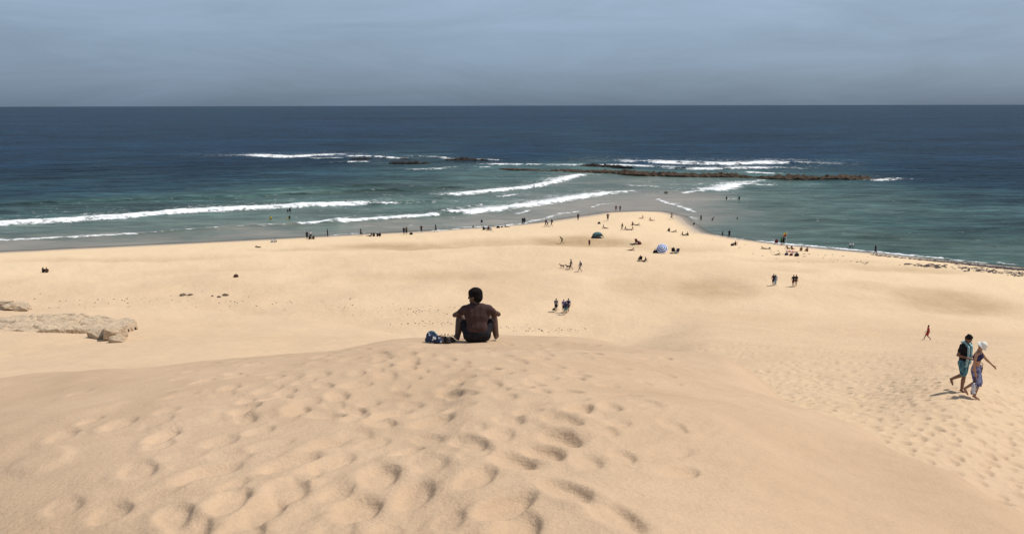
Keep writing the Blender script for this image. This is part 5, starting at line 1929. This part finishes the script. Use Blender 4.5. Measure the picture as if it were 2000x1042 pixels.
person(1577, 491, 'sit', -20, 'person in orange brown sitting farthest right of the red towel', 'shirt:A', 'shorts:B', 'M', group=GS)
person(1660, 485, 'walk', 30, 'small child in white shirt splashing at the foam edge', 'shirt:W', 'shorts:N', 'M', s=.78, imm=.1, group=GRS)
person(1665.5, 485, 'walk', -30, 'second child in white shirt splashing at the foam edge', 'shirt:W', 'shorts:G', 'M', s=.78, imm=.1, group=GRS)
person(1709, 497, 'walk', 80, 'lone person in black on the dark weed line of the right shore', 'shirt:K', 'shorts:K', 'D', s=1.08, group=GRS)

# ---- bathers and boards in the sea
GB = 'bathers in the sea'


def board(u, v, col, label, heading, L=1.1):
    q = sea_pt(u, v)
    r = empty('bodyboard', (q[0], q[1], .12), -R(heading))
    r.rotation_euler[0] = R(14)
    tag(r, label, 'board', 'boards in the surf')
    pm = PM()
    n_ = 12
    prof = [(-.5, .17), (-.42, .24), (-.1, .28), (.25, .26), (.42, .19), (.5, .08)]
    up = [V(-w, y * L, .03) for y, w in prof] + [V(w, y * L, .03) for y, w in reversed(prof)]
    lo = [V(a.x, a.y, -.03) for a in up]
    k = len(up)
    pm.add(up + lo, [tuple(range(k))[::-1], tuple(range(k, 2 * k))] + [(i, (i + 1) % k, k + (i + 1) % k, k + i) for i in range(k)])
    obj('deck', pm.mesh('deck', False, .012), cloth(C_[col]), r)
    obj('leash', PM().path([V(0, -.45 * L, .04), V(.15, -.6 * L, .03), V(.1, -.75 * L, 0)], .01, 5).mesh('leash'), cloth(C_['K']), r)


person(529, 428, 'stand', 150, 'bather in yellow holding a board in the white wash', 'shirt:Y', 'shorts:K', 'D', imm=.75, group=GB)
board(527.5, 428, 'Y', 'yellow bodyboard beside the bather in yellow', 70)
person(562, 413, 'stand', 20, 'bather standing chest deep before the big white breaker', '', 'shorts:K', 'D', imm=.95, group=GB)
person(566.5, 413, 'stand', 0, 'bather in dark top standing taller before the big white breaker', 'shirt:K', 'shorts:K', 'D', imm=.65, group=GB)
person(565.5, 427, 'hips', 30, 'bather in black waist deep with a yellow board', 'shirt:K', 'shorts:K', 'D', imm=.8, group=GB)
board(563, 427, 'Y', 'small yellow bodyboard by the bather in black', 40, .9)
person(672, 395, 'prone', 60, 'surfer lying behind the end of the big breaker', 'shirt:K', 'shorts:K', 'D', imm=-.15, group=GB)
board(671, 395.5, 'K', 'dark surfboard carrying a surfer behind the big breaker', 60, 1.9)
person(1043, 367, 'stand', 60, 'bather standing in the second white breaker off the spit', 'shirt:K', 'shorts:K', 'D', imm=.4, group=GB)
person(1299, 378, 'stand', 0, 'bather beside a companion in the channel before the reef', '', 'shorts:K', 'D', imm=.85, group=GB)
person(1302.5, 378, 'stand', 20, 'companion bather in the channel before the reef', '', 'shorts:K', 'D', imm=.85, group=GB)
person(1419, 390, 'hips', 0, 'bather with a white board in the calm right bay', '', 'shorts:K', 'D', imm=.55, group=GB)
board(1421.5, 389.5, 'W', 'white bodyboard by a bather in the calm right bay', 80)
person(1443.5, 390, 'stand', 10, 'bather in navy standing in the calm right bay', 'shirt:N', 'shorts:K', 'D', imm=.55, group=GB)
